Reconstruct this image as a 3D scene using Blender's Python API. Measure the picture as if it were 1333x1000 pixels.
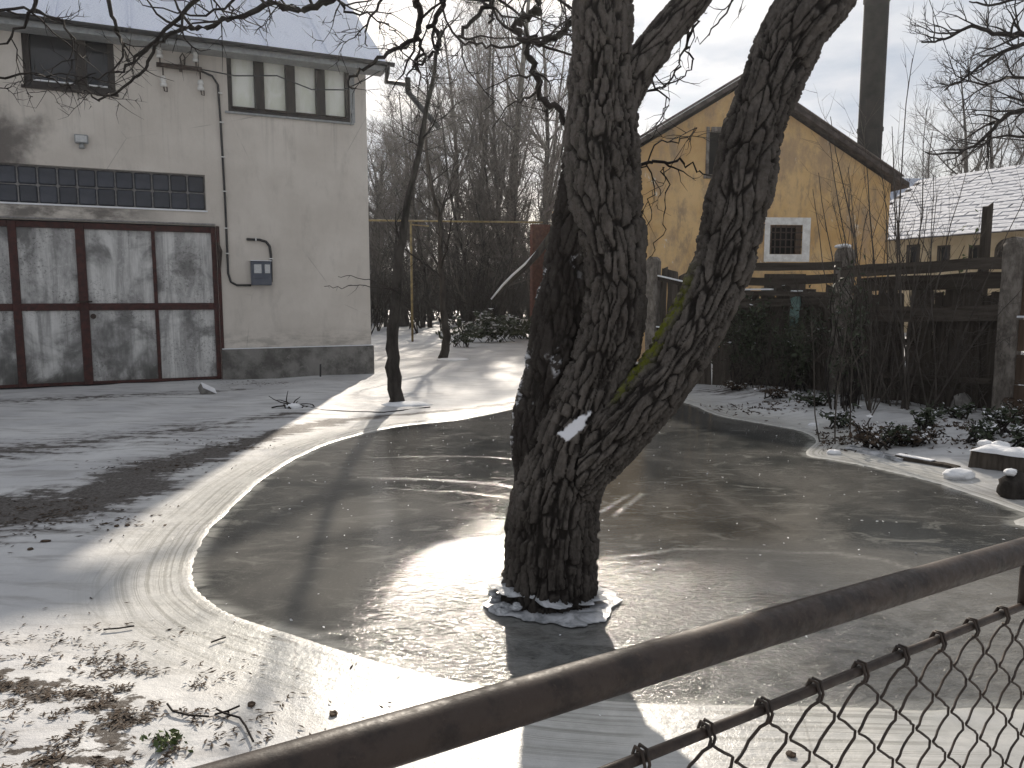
import bpy, math, random
import numpy as np
from mathutils import Vector, Matrix
for o in list(bpy.data.objects): bpy.data.objects.remove(o)
S = bpy.context.scene
COL = S.collection
R = math.radians
random.seed(7); rng = np.random.default_rng(7)

# ---------------------------------------------------------------- camera, sky, sun, exposure
CAMH = 1.55; PITCH = math.atan(.115)
cam = bpy.data.objects.new('camera', bpy.data.cameras.new('camera')); COL.objects.link(cam)
cam.location = (0, 0, CAMH); cam.rotation_euler = (R(90) - PITCH, 0, 0)
cam.data.sensor_width = 36; cam.data.lens = 27.0; cam.data.clip_start = .05; cam.data.clip_end = 2000
S.camera = cam
SUN_EL, SUN_AZ = R(27.5), R(-1.2)      # azimuth from +Y towards +X
w = bpy.data.worlds.new('World'); S.world = w; w.use_nodes = True
wn, wl = w.node_tree.nodes, w.node_tree.links; wn.clear()
sky = wn.new('ShaderNodeTexSky'); sky.sky_type = 'NISHITA'; sky.sun_disc = False
sky.sun_elevation = SUN_EL; sky.sun_rotation = SUN_AZ; sky.dust_density = 2.0; sky.air_density = 1.0
tc = wn.new('ShaderNodeTexCoord'); mp = wn.new('ShaderNodeMapping'); mp.inputs['Scale'].default_value = (1, 1, 3.0)
nz = wn.new('ShaderNodeTexNoise'); nz.inputs['Scale'].default_value = 2.6; nz.inputs['Detail'].default_value = 7; nz.inputs['Roughness'].default_value = .55; nz.inputs['Distortion'].default_value = .3
cr = wn.new('ShaderNodeValToRGB'); cr.color_ramp.elements[0].position = .30; cr.color_ramp.elements[1].position = .52
cr.color_ramp.elements[0].color = (.45, .45, .45, 1); cr.color_ramp.elements[1].color = (1, 1, 1, 1)
nz2 = wn.new('ShaderNodeTexNoise'); nz2.inputs['Scale'].default_value = 4.2; nz2.inputs['Detail'].default_value = 6
cr2 = wn.new('ShaderNodeValToRGB'); cr2.color_ramp.elements[0].position = .35; cr2.color_ramp.elements[1].position = .66
cr2.color_ramp.elements[0].color = (3.3, 3.75, 4.5, 1); cr2.color_ramp.elements[1].color = (7.0, 6.9, 6.8, 1)
CLOUD = cr2
mixc = wn.new('ShaderNodeMix'); mixc.data_type = 'RGBA'
bg = wn.new('ShaderNodeBackground'); bg.inputs['Strength'].default_value = .054
wo = wn.new('ShaderNodeOutputWorld')
wl.new(tc.outputs['Generated'], mp.inputs['Vector']); wl.new(mp.outputs[0], nz.inputs['Vector']); wl.new(mp.outputs[0], nz2.inputs['Vector'])
wl.new(nz.outputs['Fac'], cr.inputs[0]); wl.new(nz2.outputs['Fac'], cr2.inputs[0])
wl.new(cr.outputs[0], mixc.inputs['Factor']); wl.new(sky.outputs[0], mixc.inputs[6])
# bright cloud towards the sun, dimmer away from it
dt_ = wn.new('ShaderNodeVectorMath'); dt_.operation = 'DOT_PRODUCT'; nm_ = wn.new('ShaderNodeVectorMath'); nm_.operation = 'NORMALIZE'
wl.new(tc.outputs['Generated'], nm_.inputs[0]); wl.new(nm_.outputs[0], dt_.inputs[0])
dt_.inputs[1].default_value = (math.sin(SUN_AZ) * math.cos(SUN_EL), math.cos(SUN_AZ) * math.cos(SUN_EL), math.sin(SUN_EL))
m1 = wn.new('ShaderNodeMath'); m1.operation = 'MULTIPLY_ADD'; m1.inputs[1].default_value = .5; m1.inputs[2].default_value = .5
m2 = wn.new('ShaderNodeMath'); m2.operation = 'POWER'; m2.inputs[1].default_value = 3.5
m3 = wn.new('ShaderNodeMath'); m3.operation = 'MULTIPLY_ADD'; m3.inputs[1].default_value = .45; m3.inputs[2].default_value = 1.35
wl.new(dt_.outputs['Value'], m1.inputs[0]); wl.new(m1.outputs[0], m2.inputs[0]); wl.new(m2.outputs[0], m3.inputs[0])
vm = wn.new('ShaderNodeVectorMath'); vm.operation = 'SCALE'; wl.new(cr2.outputs[0], vm.inputs[0]); wl.new(m3.outputs[0], vm.inputs['Scale']); wl.new(vm.outputs[0], mixc.inputs[7])
wl.new(mixc.outputs[2], bg.inputs['Color']); wl.new(bg.outputs[0], wo.inputs[0])
sd = bpy.data.lights.new('sun', 'SUN'); sd.energy = 5.0; sd.angle = R(.9); sd.color = (1, .90, .77)
sun = bpy.data.objects.new('sun', sd); COL.objects.link(sun)
sdir = Vector((math.sin(SUN_AZ) * math.cos(SUN_EL), math.cos(SUN_AZ) * math.cos(SUN_EL), math.sin(SUN_EL)))
sun.rotation_euler = sdir.to_track_quat('Z', 'Y').to_euler()
S.view_settings.view_transform = 'Standard'; S.view_settings.look = 'None'
S.view_settings.exposure = 0.55; S.view_settings.gamma = 1; S.view_settings.use_curve_mapping = False

# ---------------------------------------------------------------- where a picture ray meets the ground or a wall
CP, SP = math.cos(PITCH), math.sin(PITCH)
def ray(u, v):
    dx = (u - 666.5) / 1000; dy = (500 - v) / 1000
    return np.array([dx, CP + dy * SP, -SP + dy * CP])
def P(u, v, y): r = ray(u, v); return np.array([0, 0, CAMH]) + r * (y / r[1])
def G(u, v, z=0.): r = ray(u, v); return np.array([0, 0, CAMH]) + r * ((z - CAMH) / r[2])
def pxm(px, u, v, y): return px / 1000 * y / ray(u, v)[1]     # pixels to metres at distance y

# ---------------------------------------------------------------- noise
def _h(ix, iy, iz, k):
    n = (ix * 73856093) ^ (iy * 19349663) ^ (iz * 83492791) ^ (k * 265443576)
    n &= 0x7fffffff; n = ((n ^ (n >> 13)) * 1274126177) & 0x7fffffff
    n = ((n ^ (n >> 15)) * 668265263) & 0x7fffffff
    return ((n ^ (n >> 16)) & 0xffff) / 65535.0
def vnoise(p, k=0):
    i = np.floor(p).astype(np.int64); f = p - i; f = f * f * (3 - 2 * f); o = 0
    for a in (0, 1):
        for b in (0, 1):
            for c in (0, 1):
                wgt = (f[:, 0] if a else 1 - f[:, 0]) * (f[:, 1] if b else 1 - f[:, 1]) * (f[:, 2] if c else 1 - f[:, 2])
                o = o + wgt * _h(i[:, 0] + a, i[:, 1] + b, i[:, 2] + c, k)
    return o
def fbm(p, oc=4, k=0):
    o = 0; a = .5; t = 0
    for j in range(oc): o = o + a * vnoise(p * 2 ** j, k + j); t += a; a *= .5
    return o / t
def worley(p, k=0):
    i = np.floor(p).astype(np.int64); f1 = np.full(len(p), 9.); f2 = np.full(len(p), 9.); idv = np.zeros(len(p))
    for a in (-1, 0, 1):
        for b in (-1, 0, 1):
            for c in (-1, 0, 1):
                q = i + np.array([a, b, c])
                x = np.stack([q[:, j] + _h(q[:, 0], q[:, 1], q[:, 2], k + 11 * j) for j in range(3)], 1)
                d = np.sqrt(((x - p) ** 2).sum(1)); m = d < f1
                f2 = np.where(m, f1, np.minimum(f2, d)); idv = np.where(m, _h(q[:, 0], q[:, 1], q[:, 2], k + 50), idv); f1 = np.where(m, d, f1)
    return f1, f2, idv
sst = lambda a, b, x: (lambda t: t * t * (3 - 2 * t))(np.clip((x - a) / (b - a), 0, 1))

# ---------------------------------------------------------------- materials
class NT:
    def __init__(s, name):
        s.m = bpy.data.materials.new(name); s.m.use_nodes = True; s.n = s.m.node_tree.nodes; s.l = s.m.node_tree.links
        s.b = s.n['Principled BSDF']; s.tc = s.n.new('ShaderNodeTexCoord')
    def map(s, scale=(1, 1, 1), coord='Object', src=None):
        m = s.n.new('ShaderNodeMapping'); m.inputs['Scale'].default_value = scale
        s.l.new(src or s.tc.outputs[coord], m.inputs[0]); return m.outputs[0]
    def noise(s, scale, vec=None, detail=4, rough=.55, dist=0.):
        n = s.n.new('ShaderNodeTexNoise'); n.inputs['Scale'].default_value = scale; n.inputs['Detail'].default_value = detail
        n.inputs['Roughness'].default_value = rough; n.inputs['Distortion'].default_value = dist
        s.l.new(vec if vec is not None else s.tc.outputs['Object'], n.inputs['Vector']); return n.outputs['Fac']
    def wave(s, scale, vec, dist=2, detail=2):
        n = s.n.new('ShaderNodeTexWave'); n.inputs['Scale'].default_value = scale; n.inputs['Distortion'].default_value = dist
        n.inputs['Detail'].default_value = detail; s.l.new(vec, n.inputs['Vector']); return n.outputs['Fac']
    def vor(s, scale, vec=None, feature='DISTANCE_TO_EDGE'):
        n = s.n.new('ShaderNodeTexVoronoi'); n.feature = feature; n.inputs['Scale'].default_value = scale
        s.l.new(vec if vec is not None else s.tc.outputs['Object'], n.inputs['Vector']); return n.outputs['Distance']
    def _in(s, sock, v):
        if hasattr(v, 'is_linked'): s.l.new(v, sock)
        else: sock.default_value = v
    def math(s, op, a, b=0., c=0., clamp=False):
        n = s.n.new('ShaderNodeMath'); n.operation = op; n.use_clamp = clamp
        s._in(n.inputs[0], a); s._in(n.inputs[1], b); s._in(n.inputs[2], c); return n.outputs[0]
    def ramp(s, v, a, b, lo=0., hi=1.):
        n = s.n.new('ShaderNodeMapRange'); n.interpolation_type = 'SMOOTHSTEP'
        s._in(n.inputs[0], v)
        for i, x in zip((1, 2, 3, 4), (a, b, lo, hi)): n.inputs[i].default_value = x
        return n.outputs[0]
    def mix(s, f, a, b):
        n = s.n.new('ShaderNodeMix'); n.data_type = 'RGBA'; s._in(n.inputs[0], f)
        for i, x in ((6, a), (7, b)):
            if hasattr(x, 'is_linked'): s.l.new(x, n.inputs[i])
            else: n.inputs[i].default_value = (*x[:3], 1)
        return n.outputs[2]
    def attr(s, name):
        n = s.n.new('ShaderNodeAttribute'); n.attribute_name = name; return n.outputs['Fac']
    def rnd(s): n = s.n.new('ShaderNodeObjectInfo'); return n.outputs['Random']
    def xyz(s, v=None, coord='Object'):
        n = s.n.new('ShaderNodeSeparateXYZ'); s.l.new(v if v is not None else s.tc.outputs[coord], n.inputs[0]); return n.outputs
    def bump(s, h, dist=.01, strength=1., prev=None):
        n = s.n.new('ShaderNodeBump'); n.inputs['Distance'].default_value = dist; n.inputs['Strength'].default_value = strength
        s.l.new(h, n.inputs['Height'])
        if prev is not None: s.l.new(prev, n.inputs['Normal'])
        s.l.new(n.outputs[0], s.b.inputs['Normal']); return n.outputs[0]
    def out(s, col=None, rough=.8, spec=.3, metal=0.):
        if col is not None:
            if hasattr(col, 'is_linked'): s.l.new(col, s.b.inputs['Base Color'])
            else: s.b.inputs['Base Color'].default_value = (*col[:3], 1)
        s._in(s.b.inputs['Roughness'], rough); s._in(s.b.inputs['Specular IOR Level'], spec); s.b.inputs['Metallic'].default_value = metal
        return s.m
def simple(name, c1, c2, scale=8, rough=.8, spec=.3, bump=.004, stretch=(1, 1, 1), metal=0., coord='Object', rnd=0.):
    t = NT(name); v = t.map(stretch, coord); n = t.noise(scale, v, 6, .6)
    f = t.ramp(n, .35, .65); col = t.mix(f, c1, c2)
    if rnd:
        col = t.mix(t.math('MULTIPLY', t.rnd(), rnd), col, tuple(x * .35 for x in c1))
    if bump: t.bump(t.noise(scale * 6, v, 4, .65), bump)
    return t.out(col, rough, spec, metal)

# snow covered yard
t = NT('snow_ground'); pos = t.tc.outputs['Object']; sh = t.attr('shore'); md = t.attr('mud'); lit = t.attr('litter')
n1 = t.noise(1.1, pos, 6, .6); n2 = t.noise(9, pos, 7, .68); st = t.noise(2.2, t.map((.6, 3.2, 1)), 7, .65, .6); n3 = t.noise(45, pos, 4, .7)
snow = t.mix(t.ramp(n1, .3, .7), (.42, .42, .43), (.55, .55, .55))
snow = t.mix(t.ramp(st, .48, .64, 0, .6), snow, (.27, .262, .258))
icy = t.ramp(sh, .05, .95, 1, 0); icy2 = t.math('MULTIPLY', icy, t.ramp(n1, .3, .62, .35, 1))
band = t.wave(9., t.map((1, 1, 1), src=None), 1, 1)
cb = t.n.new('ShaderNodeCombineXYZ'); t.l.new(t.math('MULTIPLY', sh, 1.), cb.inputs[0])
cbn = t.noise(24., cb.outputs[0], 4, .8); lines = t.math('MULTIPLY', t.ramp(cbn, .47, .56), t.ramp(sh, .2, .7, 1, 0))
lines = t.math('MULTIPLY', lines, t.ramp(t.noise(1.3, pos, 3), .36, .52))
icecol = t.mix(t.ramp(n2, .35, .7), (.46, .455, .43), (.58, .57, .54))
col = t.mix(icy2, snow, icecol)
col = t.mix(t.math('MULTIPLY', lines, .7), col, (.24, .235, .21))
rim = t.ramp(sh, .0, .04, .35, 0); col = t.mix(rim, col, (.62, .61, .57))
# hairline cracks in the shore ice
ck = t.vor(.75, t.map((1, 1, 1))); ckm = t.math('MULTIPLY', t.ramp(ck, .0, .006, .45, 0), icy); col = t.mix(ckm, col, (.20, .19, .17))
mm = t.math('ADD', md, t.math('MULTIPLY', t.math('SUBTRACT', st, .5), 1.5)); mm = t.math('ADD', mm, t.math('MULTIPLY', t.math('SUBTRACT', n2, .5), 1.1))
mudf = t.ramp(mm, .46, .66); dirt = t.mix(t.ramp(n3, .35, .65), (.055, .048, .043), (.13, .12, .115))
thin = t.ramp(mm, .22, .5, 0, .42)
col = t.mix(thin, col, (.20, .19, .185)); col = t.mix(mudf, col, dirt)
l2 = t.math('ADD', lit, t.math('MULTIPLY', t.math('SUBTRACT', t.noise(7, t.map((1, 1.6, 1)), 7, .7), .5), 2.4))
col = t.mix(t.ramp(l2, .62, .74), col, (.035, .026, .02))
farf = t.ramp(t.xyz()[1], 30, 60); col = t.mix(t.math('MULTIPLY', farf, t.ramp(t.noise(.8, pos, 5), .42, .6)), col, (.06, .05, .04))
rg = t.ramp(t.noise(5, pos, 5), .3, .7, .40, .62); rgi = t.mix(icy, (.62, .62, .62), (.25, .25, .25))
b1 = t.bump(n2, .012, .6); b2 = t.bump(n3, .003, .6, b1); t.bump(t.noise(130, pos, 3, .7), .0012, .6, b2)
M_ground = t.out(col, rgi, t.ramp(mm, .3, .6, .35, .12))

# pond ice
t = NT('pond_ice'); pos = t.tc.outputs['Object']; fr = t.attr('frost'); sh = t.attr('shore')
n1 = t.noise(.75, pos, 5, .6, .8); n2 = t.noise(3, t.map((1, 2.2, 1)), 7, .65, 1.2); n3 = t.noise(60, pos, 5, .75)
col = t.mix(t.ramp(n1, .34, .66), (.038, .040, .040), (.118, .114, .106))
col = t.mix(t.ramp(n2, .5, .72, 0, .5), col, (.22, .218, .20))
col = t.mix(t.ramp(n3, .55, .75, 0, .3), col, (.4, .39, .36))
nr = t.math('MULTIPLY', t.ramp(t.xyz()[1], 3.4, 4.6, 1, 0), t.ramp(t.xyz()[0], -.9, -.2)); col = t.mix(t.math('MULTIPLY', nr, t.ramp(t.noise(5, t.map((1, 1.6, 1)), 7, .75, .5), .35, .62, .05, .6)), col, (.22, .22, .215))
rim = t.ramp(sh, -.10, -.01, 0, .45); rim = t.math('MULTIPLY', rim, t.ramp(n2, .3, .6)); col = t.mix(rim, col, (.5, .5, .46))
fr2 = t.math('MULTIPLY', fr, t.ramp(t.noise(26, pos, 5, .8), .3, .55)); col = t.mix(fr2, col, (.62, .61, .57))
sp = t.vor(7., pos, 'F1'); spk = t.math('MULTIPLY', t.ramp(sp, .035, .06, .8, 0), t.ramp(t.noise(2.1, pos, 2), .5, .56)); col = t.mix(spk, col, (.7, .7, .68))
near = t.ramp(t.xyz()[1], 3.6, 4.9, 1, 0); near = t.math('MULTIPLY', near, t.ramp(t.xyz()[0], -1.0, -.2))
rg = t.math('ADD', t.math('MULTIPLY_ADD', near, .05, t.ramp(n1, .3, .7, .05, .08)), t.math('MULTIPLY', t.math('MAXIMUM', fr2, t.ramp(n2, .5, .75, 0, .6)), .16))
rip = t.noise(24, t.map((1, 1.7, 1)), 5, .6, .6); b = t.bump(t.math('MULTIPLY', rip, t.math('MULTIPLY_ADD', near, 1., .14)), .016, .6); b = t.bump(t.math('MULTIPLY', t.noise(85, pos, 3, .6), t.math('MULTIPLY_ADD', near, .8, .2)), .0012, .7, b); t.bump(t.math('MULTIPLY', fr2, 1.), .006, 1., b)
M_ice = t.out(col, rg, .4); t.b.inputs['IOR'].default_value = 1.31

M_snow = simple('snow', (.74, .75, .78), (.82, .82, .83), 6, .6, .3, .01)
t = NT('roof_snow'); n = t.noise(2.5, t.map((1, .35, 1)), 6, .6); n2 = t.noise(38, None, 5, .75)
c = t.mix(t.ramp(n2, .36, .58), (.58, .62, .74), (.82, .85, .93)); c = t.mix(t.ramp(n, .52, .7, 0, .4), c, (.33, .36, .43)); t.bump(n2, .012)
M_rsnow = t.out(c, .6, .3)
t = NT('house_plaster'); pos = t.tc.outputs['Object']; n = t.noise(.9, pos, 6, .6); n2 = t.noise(14, pos, 6, .7); x, y, z = t.xyz()
c = t.mix(t.ramp(n, .35, .68), (.56, .512, .455), (.65, .60, .54))
c = t.mix(t.ramp(t.noise(3, t.map((1, 1, .35)), 6, .7), .5, .75, 0, .35), c, (.30, .275, .245))
low = t.math('MULTIPLY', t.ramp(z, .65, 1.05, 1, 0), t.ramp(t.noise(2.2, t.map((1, 1, 3)), 6, .7), .42, .62)); c = t.mix(t.math('MULTIPLY', low, .5), c, (.21, .19, .165))
# soot over the garage on the left
sx = t.math('DIVIDE', t.math('ADD', x, 6.3), 1.0); sz = t.math('DIVIDE', t.math('SUBTRACT', z, 3.95), .75)
so = t.math('SQRT', t.math('ADD', t.math('MULTIPLY', sx, sx), t.math('MULTIPLY', sz, sz)))
so = t.math('ADD', so, t.math('MULTIPLY', t.math('SUBTRACT', t.noise(2.0, pos, 5, .6), .5), 2.0)); c = t.mix(t.ramp(so, .35, 1.15, .85, 0), c, (.085, .075, .07))
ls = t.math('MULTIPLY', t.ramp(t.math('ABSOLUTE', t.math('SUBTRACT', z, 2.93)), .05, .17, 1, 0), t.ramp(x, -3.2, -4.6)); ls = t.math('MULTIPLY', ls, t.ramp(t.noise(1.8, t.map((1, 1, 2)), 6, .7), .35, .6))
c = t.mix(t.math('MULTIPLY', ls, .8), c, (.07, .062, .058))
hc = t.vor(.42, t.map((1, 1, .8), src=None)); hcm = t.math('MULTIPLY', t.ramp(hc, .0, .0035, .5, 0), t.ramp(t.noise(.8, pos, 3), .48, .58)); c = t.mix(hcm, c, (.2, .185, .165))
dr = t.math('MULTIPLY', t.ramp(t.noise(1.0, t.map((9, 1, .35)), 6, .7), .52, .72, 0, .35), t.ramp(z, 3.4, 4.8)); c = t.mix(dr, c, (.27, .25, .225))
c = t.mix(t.ramp(t.noise(28, pos, 5, .8), .62, .74, 0, .35), c, (.26, .245, .22))
b = t.bump(n2, .010, .8); t.bump(t.noise(90, pos, 4, .7), .003, .8, b); M_plaster = t.out(c, .9, .15)
t = NT('plinth_concrete'); n = t.noise(2.4, None, 7, .68); c = t.mix(t.ramp(n, .36, .62), (.10, .095, .088), (.23, .22, .205))
c = t.mix(t.ramp(t.noise(11, None, 6, .75), .55, .7, 0, .6), c, (.30, .29, .27)); t.bump(t.noise(25, None, 6, .7), .012); M_plinth = t.out(c, .9, .15)
t = NT('yellow_plaster'); pos = t.tc.outputs['Object']; n = t.noise(.55, pos, 7, .65); c = t.mix(t.ramp(n, .36, .62), (.50, .315, .135), (.64, .44, .22))
c = t.mix(t.ramp(t.noise(1.1, t.map((1, 1, .5)), 7, .72), .46, .62, 0, .85), c, (.38, .27, .17))
c = t.mix(t.ramp(t.noise(2.6, t.map((1, 1, .35)), 7, .75), .50, .64, 0, .7), c, (.27, .205, .14))
c = t.mix(t.ramp(t.noise(1.6, t.map((1.3, 1, .7)), 6, .8), .60, .66, 0, .8), c, (.66, .60, .50)); t.bump(t.noise(12, pos, 6, .7), .012); M_yellow = t.out(c, .92, .12)
M_cream = simple('cream_plaster', (.46, .37, .24), (.56, .47, .33), 1.5, .9, .15)
t = NT('galvanised_sheet'); pos = t.tc.outputs['Object']; off = t.n.new('ShaderNodeVectorMath'); off.operation = 'ADD'
cbx = t.n.new('ShaderNodeCombineXYZ'); r_ = t.rnd(); t.l.new(t.math('MULTIPLY', r_, 37.), cbx.inputs[0]); t.l.new(t.math('MULTIPLY', r_, 19.), cbx.inputs[2])
t.l.new(pos, off.inputs[0]); t.l.new(cbx.outputs[0], off.inputs[1]); ov = off.outputs[0]
n = t.noise(1.0, t.map((3.5, 1, .55), src=ov), 7, .66, .4); n2 = t.noise(15, ov, 6, .75); big = t.noise(1.3, ov, 5, .6, .5)
c = t.mix(t.ramp(n, .38, .62), (.31, .302, .295), (.62, .61, .59)); c = t.mix(t.ramp(n2, .5, .66, 0, .55), c, (.62, .62, .60))
z = t.xyz()[2]; c = t.mix(t.math('MULTIPLY', t.ramp(big, .48, .66), .85), c, (.10, .098, .095))
bz = t.math('MULTIPLY', t.ramp(z, .05, .75, 1, 0), t.ramp(big, .38, .56)); c = t.mix(t.math('MULTIPLY', bz, .85), c, (.06, .058, .052))
ms = t.math('MULTIPLY', t.ramp(t.noise(22, ov, 6, .85), .53, .60), t.ramp(t.noise(1.1, ov, 4), .42, .6)); c = t.mix(t.math('MULTIPLY', ms, .7), c, (.09, .085, .08)); st_ = t.ramp(t.noise(1.0, t.map((14, 1, .25), src=ov), 5, .7), .5, .66, 0, .4); c = t.mix(st_, c, (.16, .155, .15)); t.bump(t.noise(2, t.map((2.5, 1, .8), src=ov), 3), .02, .6); M_sheet = t.out(c, t.ramp(n2, .3, .7, .42, .65), .4, .25)
M_red = simple('red_brown_frame_paint', (.072, .026, .022), (.038, .018, .016), 12, .65, .3, .003)
M_darkwood = simple('dark_window_wood', (.018, .014, .012), (.035, .026, .021), 20, .5, .4, .002, (1, 1, .2))
M_glassdark = simple('dark_window_glass', (.014, .015, .018), (.035, .036, .04), 1.6, .12, .5, 0)
t = NT('sky_bright_pane'); n = t.noise(2.3, t.map((2.2, 1, .7)), 5, .6, 1.); c = t.mix(t.ramp(n, .35, .65), (.78, .79, .67), (.90, .90, .82)); M_brightpane = t.out(c, .25, .5)  # bright sky mirrored in the panes, painted in as a pale colour
M_block = simple('glass_block', (.028, .032, .045), (.055, .06, .075), 5, .28, .5, .004, rnd=.6)
M_mortar = simple('grey_mortar', (.20, .19, .18), (.28, .27, .26), 20, .9, .1)
M_black = simple('black_plastic', (.018, .018, .019), (.03, .03, .032), 10, .5, .4, 0)
M_dim = simple('dark_interior', (.006, .006, .006), (.012, .011, .010), 3, .7, .08, 0)  # matte near-black painted in for the unlit rooms behind the yellow house windows
M_grey = simple('grey_painted_metal', (.24, .25, .25), (.32, .33, .33), 15, .5, .4, .001)
M_meter = simple('meter_box_plastic', (.065, .075, .10), (.085, .095, .12), 6, .4, .5, 0)
M_white = simple('white_porcelain', (.72, .71, .68), (.62, .61, .58), 30, .25, .6, 0)
M_label = simple('pale_panel', (.45, .46, .46), (.55, .55, .54), 30, .3, .5, 0)
M_rust = simple('rusty_iron', (.055, .035, .026), (.028, .02, .017), 25, .7, .35, .003)
t = NT('rail_paint'); n = t.noise(18, None, 8, .7); n2 = t.noise(70, None, 5, .7)
c = t.mix(t.ramp(n, .45, .62), (.044, .030, .023), (.020, .013, .010)); c = t.mix(t.ramp(n2, .6, .72, 0, .6), c, (.085, .064, .052)); t.bump(n, .0015, .6); t.bump(n2, .0006); M_rail = t.out(c, t.ramp(n2, .3, .7, .40, .65), .35)
M_wire = simple('rusty_wire', (.028, .020, .016), (.05, .032, .022), 60, .6, .4, 0)
t = NT('walnut_bark'); cr_ = t.attr('crack'); dk = t.attr('dark'); sn = t.attr('snow'); mo = t.attr('moss'); idn = t.attr('plate'); n = t.noise(30, t.map((1, 1, .5)), 7, .75)
c = t.mix(t.ramp(n, .3, .7), (.060, .053, .047), (.150, .134, .120)); c = t.mix(t.math('MULTIPLY', idn, .3), c, (.14, .122, .108))
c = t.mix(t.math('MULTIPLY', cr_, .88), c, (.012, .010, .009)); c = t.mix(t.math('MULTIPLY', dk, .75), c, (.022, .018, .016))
c = t.mix(t.math('MULTIPLY', mo, t.ramp(t.noise(22, None, 5, .7), .38, .55)), c, (.13, .14, .02))
c = t.mix(sn, c, (.74, .75, .79)); t.bump(n, .012, 1.); b = t.bump(t.noise(120, t.map((1, 1, .35)), 5, .75), .005, 1.); M_bark = t.out(c, .92, .15)
M_bark2 = simple('dark_bark', (.022, .019, .017), (.055, .048, .043), 9, .92, .12, .012, (1, 1, .3))
M_twig = simple('twig_bark', (.05, .042, .036), (.09, .078, .068), 7, .85, .2, 0)
M_twigd = simple('dark_twig_bark', (.014, .011, .010), (.028, .023, .020), 7, .85, .2, 0)
M_far = simple('distant_twigs', (.06, .05, .046), (.10, .088, .08), 2, .9, .1, 0)
t = NT('weathered_boards'); v = t.map((9, 9, .7)); n = t.noise(2, v, 7, .7); c = t.mix(t.ramp(n, .3, .7), (.042, .034, .028), (.115, .098, .083)); c = t.mix(t.math('MULTIPLY', t.rnd(), .6), c, (.025, .02, .016)); t.bump(n, .012); M_board = t.out(c, .9, .1)
t = NT('brown_planks'); v = t.map((.8, 9, 9)); n = t.noise(2, v, 7, .7); c = t.mix(t.ramp(n, .3, .7), (.075, .05, .034), (.15, .105, .075)); c = t.mix(t.math('MULTIPLY', t.rnd(), .4), c, (.04, .03, .025)); t.bump(n, .008); M_plank = t.out(c, .85, .15)
t = NT('old_concrete'); n = t.noise(9, t.map((1, 1, .4)), 8, .72); c = t.mix(t.ramp(n, .36, .64), (.095, .082, .07), (.24, .215, .19)); c = t.mix(t.ramp(t.noise(3, None, 6, .7), .5, .66, 0, .6), c, (.06, .055, .045)); t.bump(n, .02); M_conc = t.out(c, .92, .12)
M_leafd = simple('ivy_leaf', (.018, .026, .012), (.04, .055, .022), 30, .45, .4, 0)
M_leafg = simple('green_leaf', (.05, .075, .02), (.10, .13, .04), 20, .5, .4, 0)
M_dead = simple('dead_leaf', (.035, .024, .017), (.085, .06, .042), 12, .8, .2, 0)
M_steel = simple('chimney_steel', (.010, .009, .009), (.02, .018, .017), 2, .85, .1, .002)
M_tile = simple('dark_roof_tile', (.06, .05, .045), (.12, .10, .09), 6, .9, .1)
M_blue = simple('blue_roof_sheet', (.10, .13, .20), (.20, .24, .32), 2, .6, .3)
M_brick = simple('red_brick', (.085, .035, .026), (.13, .055, .04), 8, .9, .1)
M_lime = simple('whitewash', (.58, .56, .53), (.74, .73, .70), 7, .9, .1, .01)
M_yellowpipe = simple('yellow_gas_pipe_paint', (.26, .20, .08), (.15, .11, .05), 9, .6, .3, .001)
t = NT('broken_ice'); n = t.noise(9, None, 6, .65, .5); c = t.mix(t.ramp(n, .35, .65), (.20, .21, .22), (.56, .57, .60)); t.bump(n, .01, .7); M_bice = t.out(c, .22, .5)
M_stone = simple('stone', (.16, .15, .14), (.28, .27, .25), 9, .9, .1, .02)
M_teal = simple('teal_board', (.10, .17, .155), (.16, .24, .22), 8, .7, .2)

# ---------------------------------------------------------------- mesh helpers
def mesh_np(name, V, F, mats, smooth=False, attrs=None, midx=None):
    V = np.asarray(V, np.float32).reshape(-1, 3); me = bpy.data.meshes.new(name)
    if isinstance(F, np.ndarray): k = F.shape[1]; nf = len(F); loops = F.ravel(); starts = np.arange(nf) * k; tot = np.full(nf, k)
    else:
        nf = len(F); tot = np.array([len(f) for f in F]); loops = np.array([i for f in F for i in f]); starts = np.concatenate([[0], np.cumsum(tot)[:-1]]) if nf else np.array([])
    me.vertices.add(len(V)); me.vertices.foreach_set('co', V.ravel())
    me.loops.add(len(loops)); me.loops.foreach_set('vertex_index', loops.astype(np.int32))
    me.polygons.add(nf); me.polygons.foreach_set('loop_start', starts.astype(np.int32)); me.polygons.foreach_set('loop_total', tot.astype(np.int32))
    for m in (mats if isinstance(mats, (list, tuple)) else [mats]): me.materials.append(m)
    if midx is not None: me.polygons.foreach_set('material_index', np.asarray(midx, np.int32))
    me.polygons.foreach_set('use_smooth', np.full(nf, smooth)); me.update(calc_edges=True)
    for k_, a in (attrs or {}).items(): me.attributes.new(k_, 'FLOAT', 'POINT').data.foreach_set('value', np.asarray(a, np.float32))
    return me
def link(name, me, parent=None, loc=None, rot=None, scale=None, kind=None, label=None):
    o = bpy.data.objects.new(name, me); COL.objects.link(o)
    if parent is not None: o.parent = parent
    if loc is not None: o.location = loc
    if rot is not None: o.rotation_euler = rot
    if scale is not None: o.scale = scale
    if kind: o['kind'] = kind
    if label: o['label'] = label
    return o
def tag(o, label, cat, group=None, kind=None):
    o['label'] = label; o['category'] = cat
    if group: o['group'] = group
    if kind: o['kind'] = kind
    return o
def thing(name, label, cat, loc=(0, 0, 0), rz=0, group=None):
    o = bpy.data.objects.new(name, None); COL.objects.link(o); o.location = loc; o.rotation_euler = (0, 0, rz); return tag(o, label, cat, group)
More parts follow.
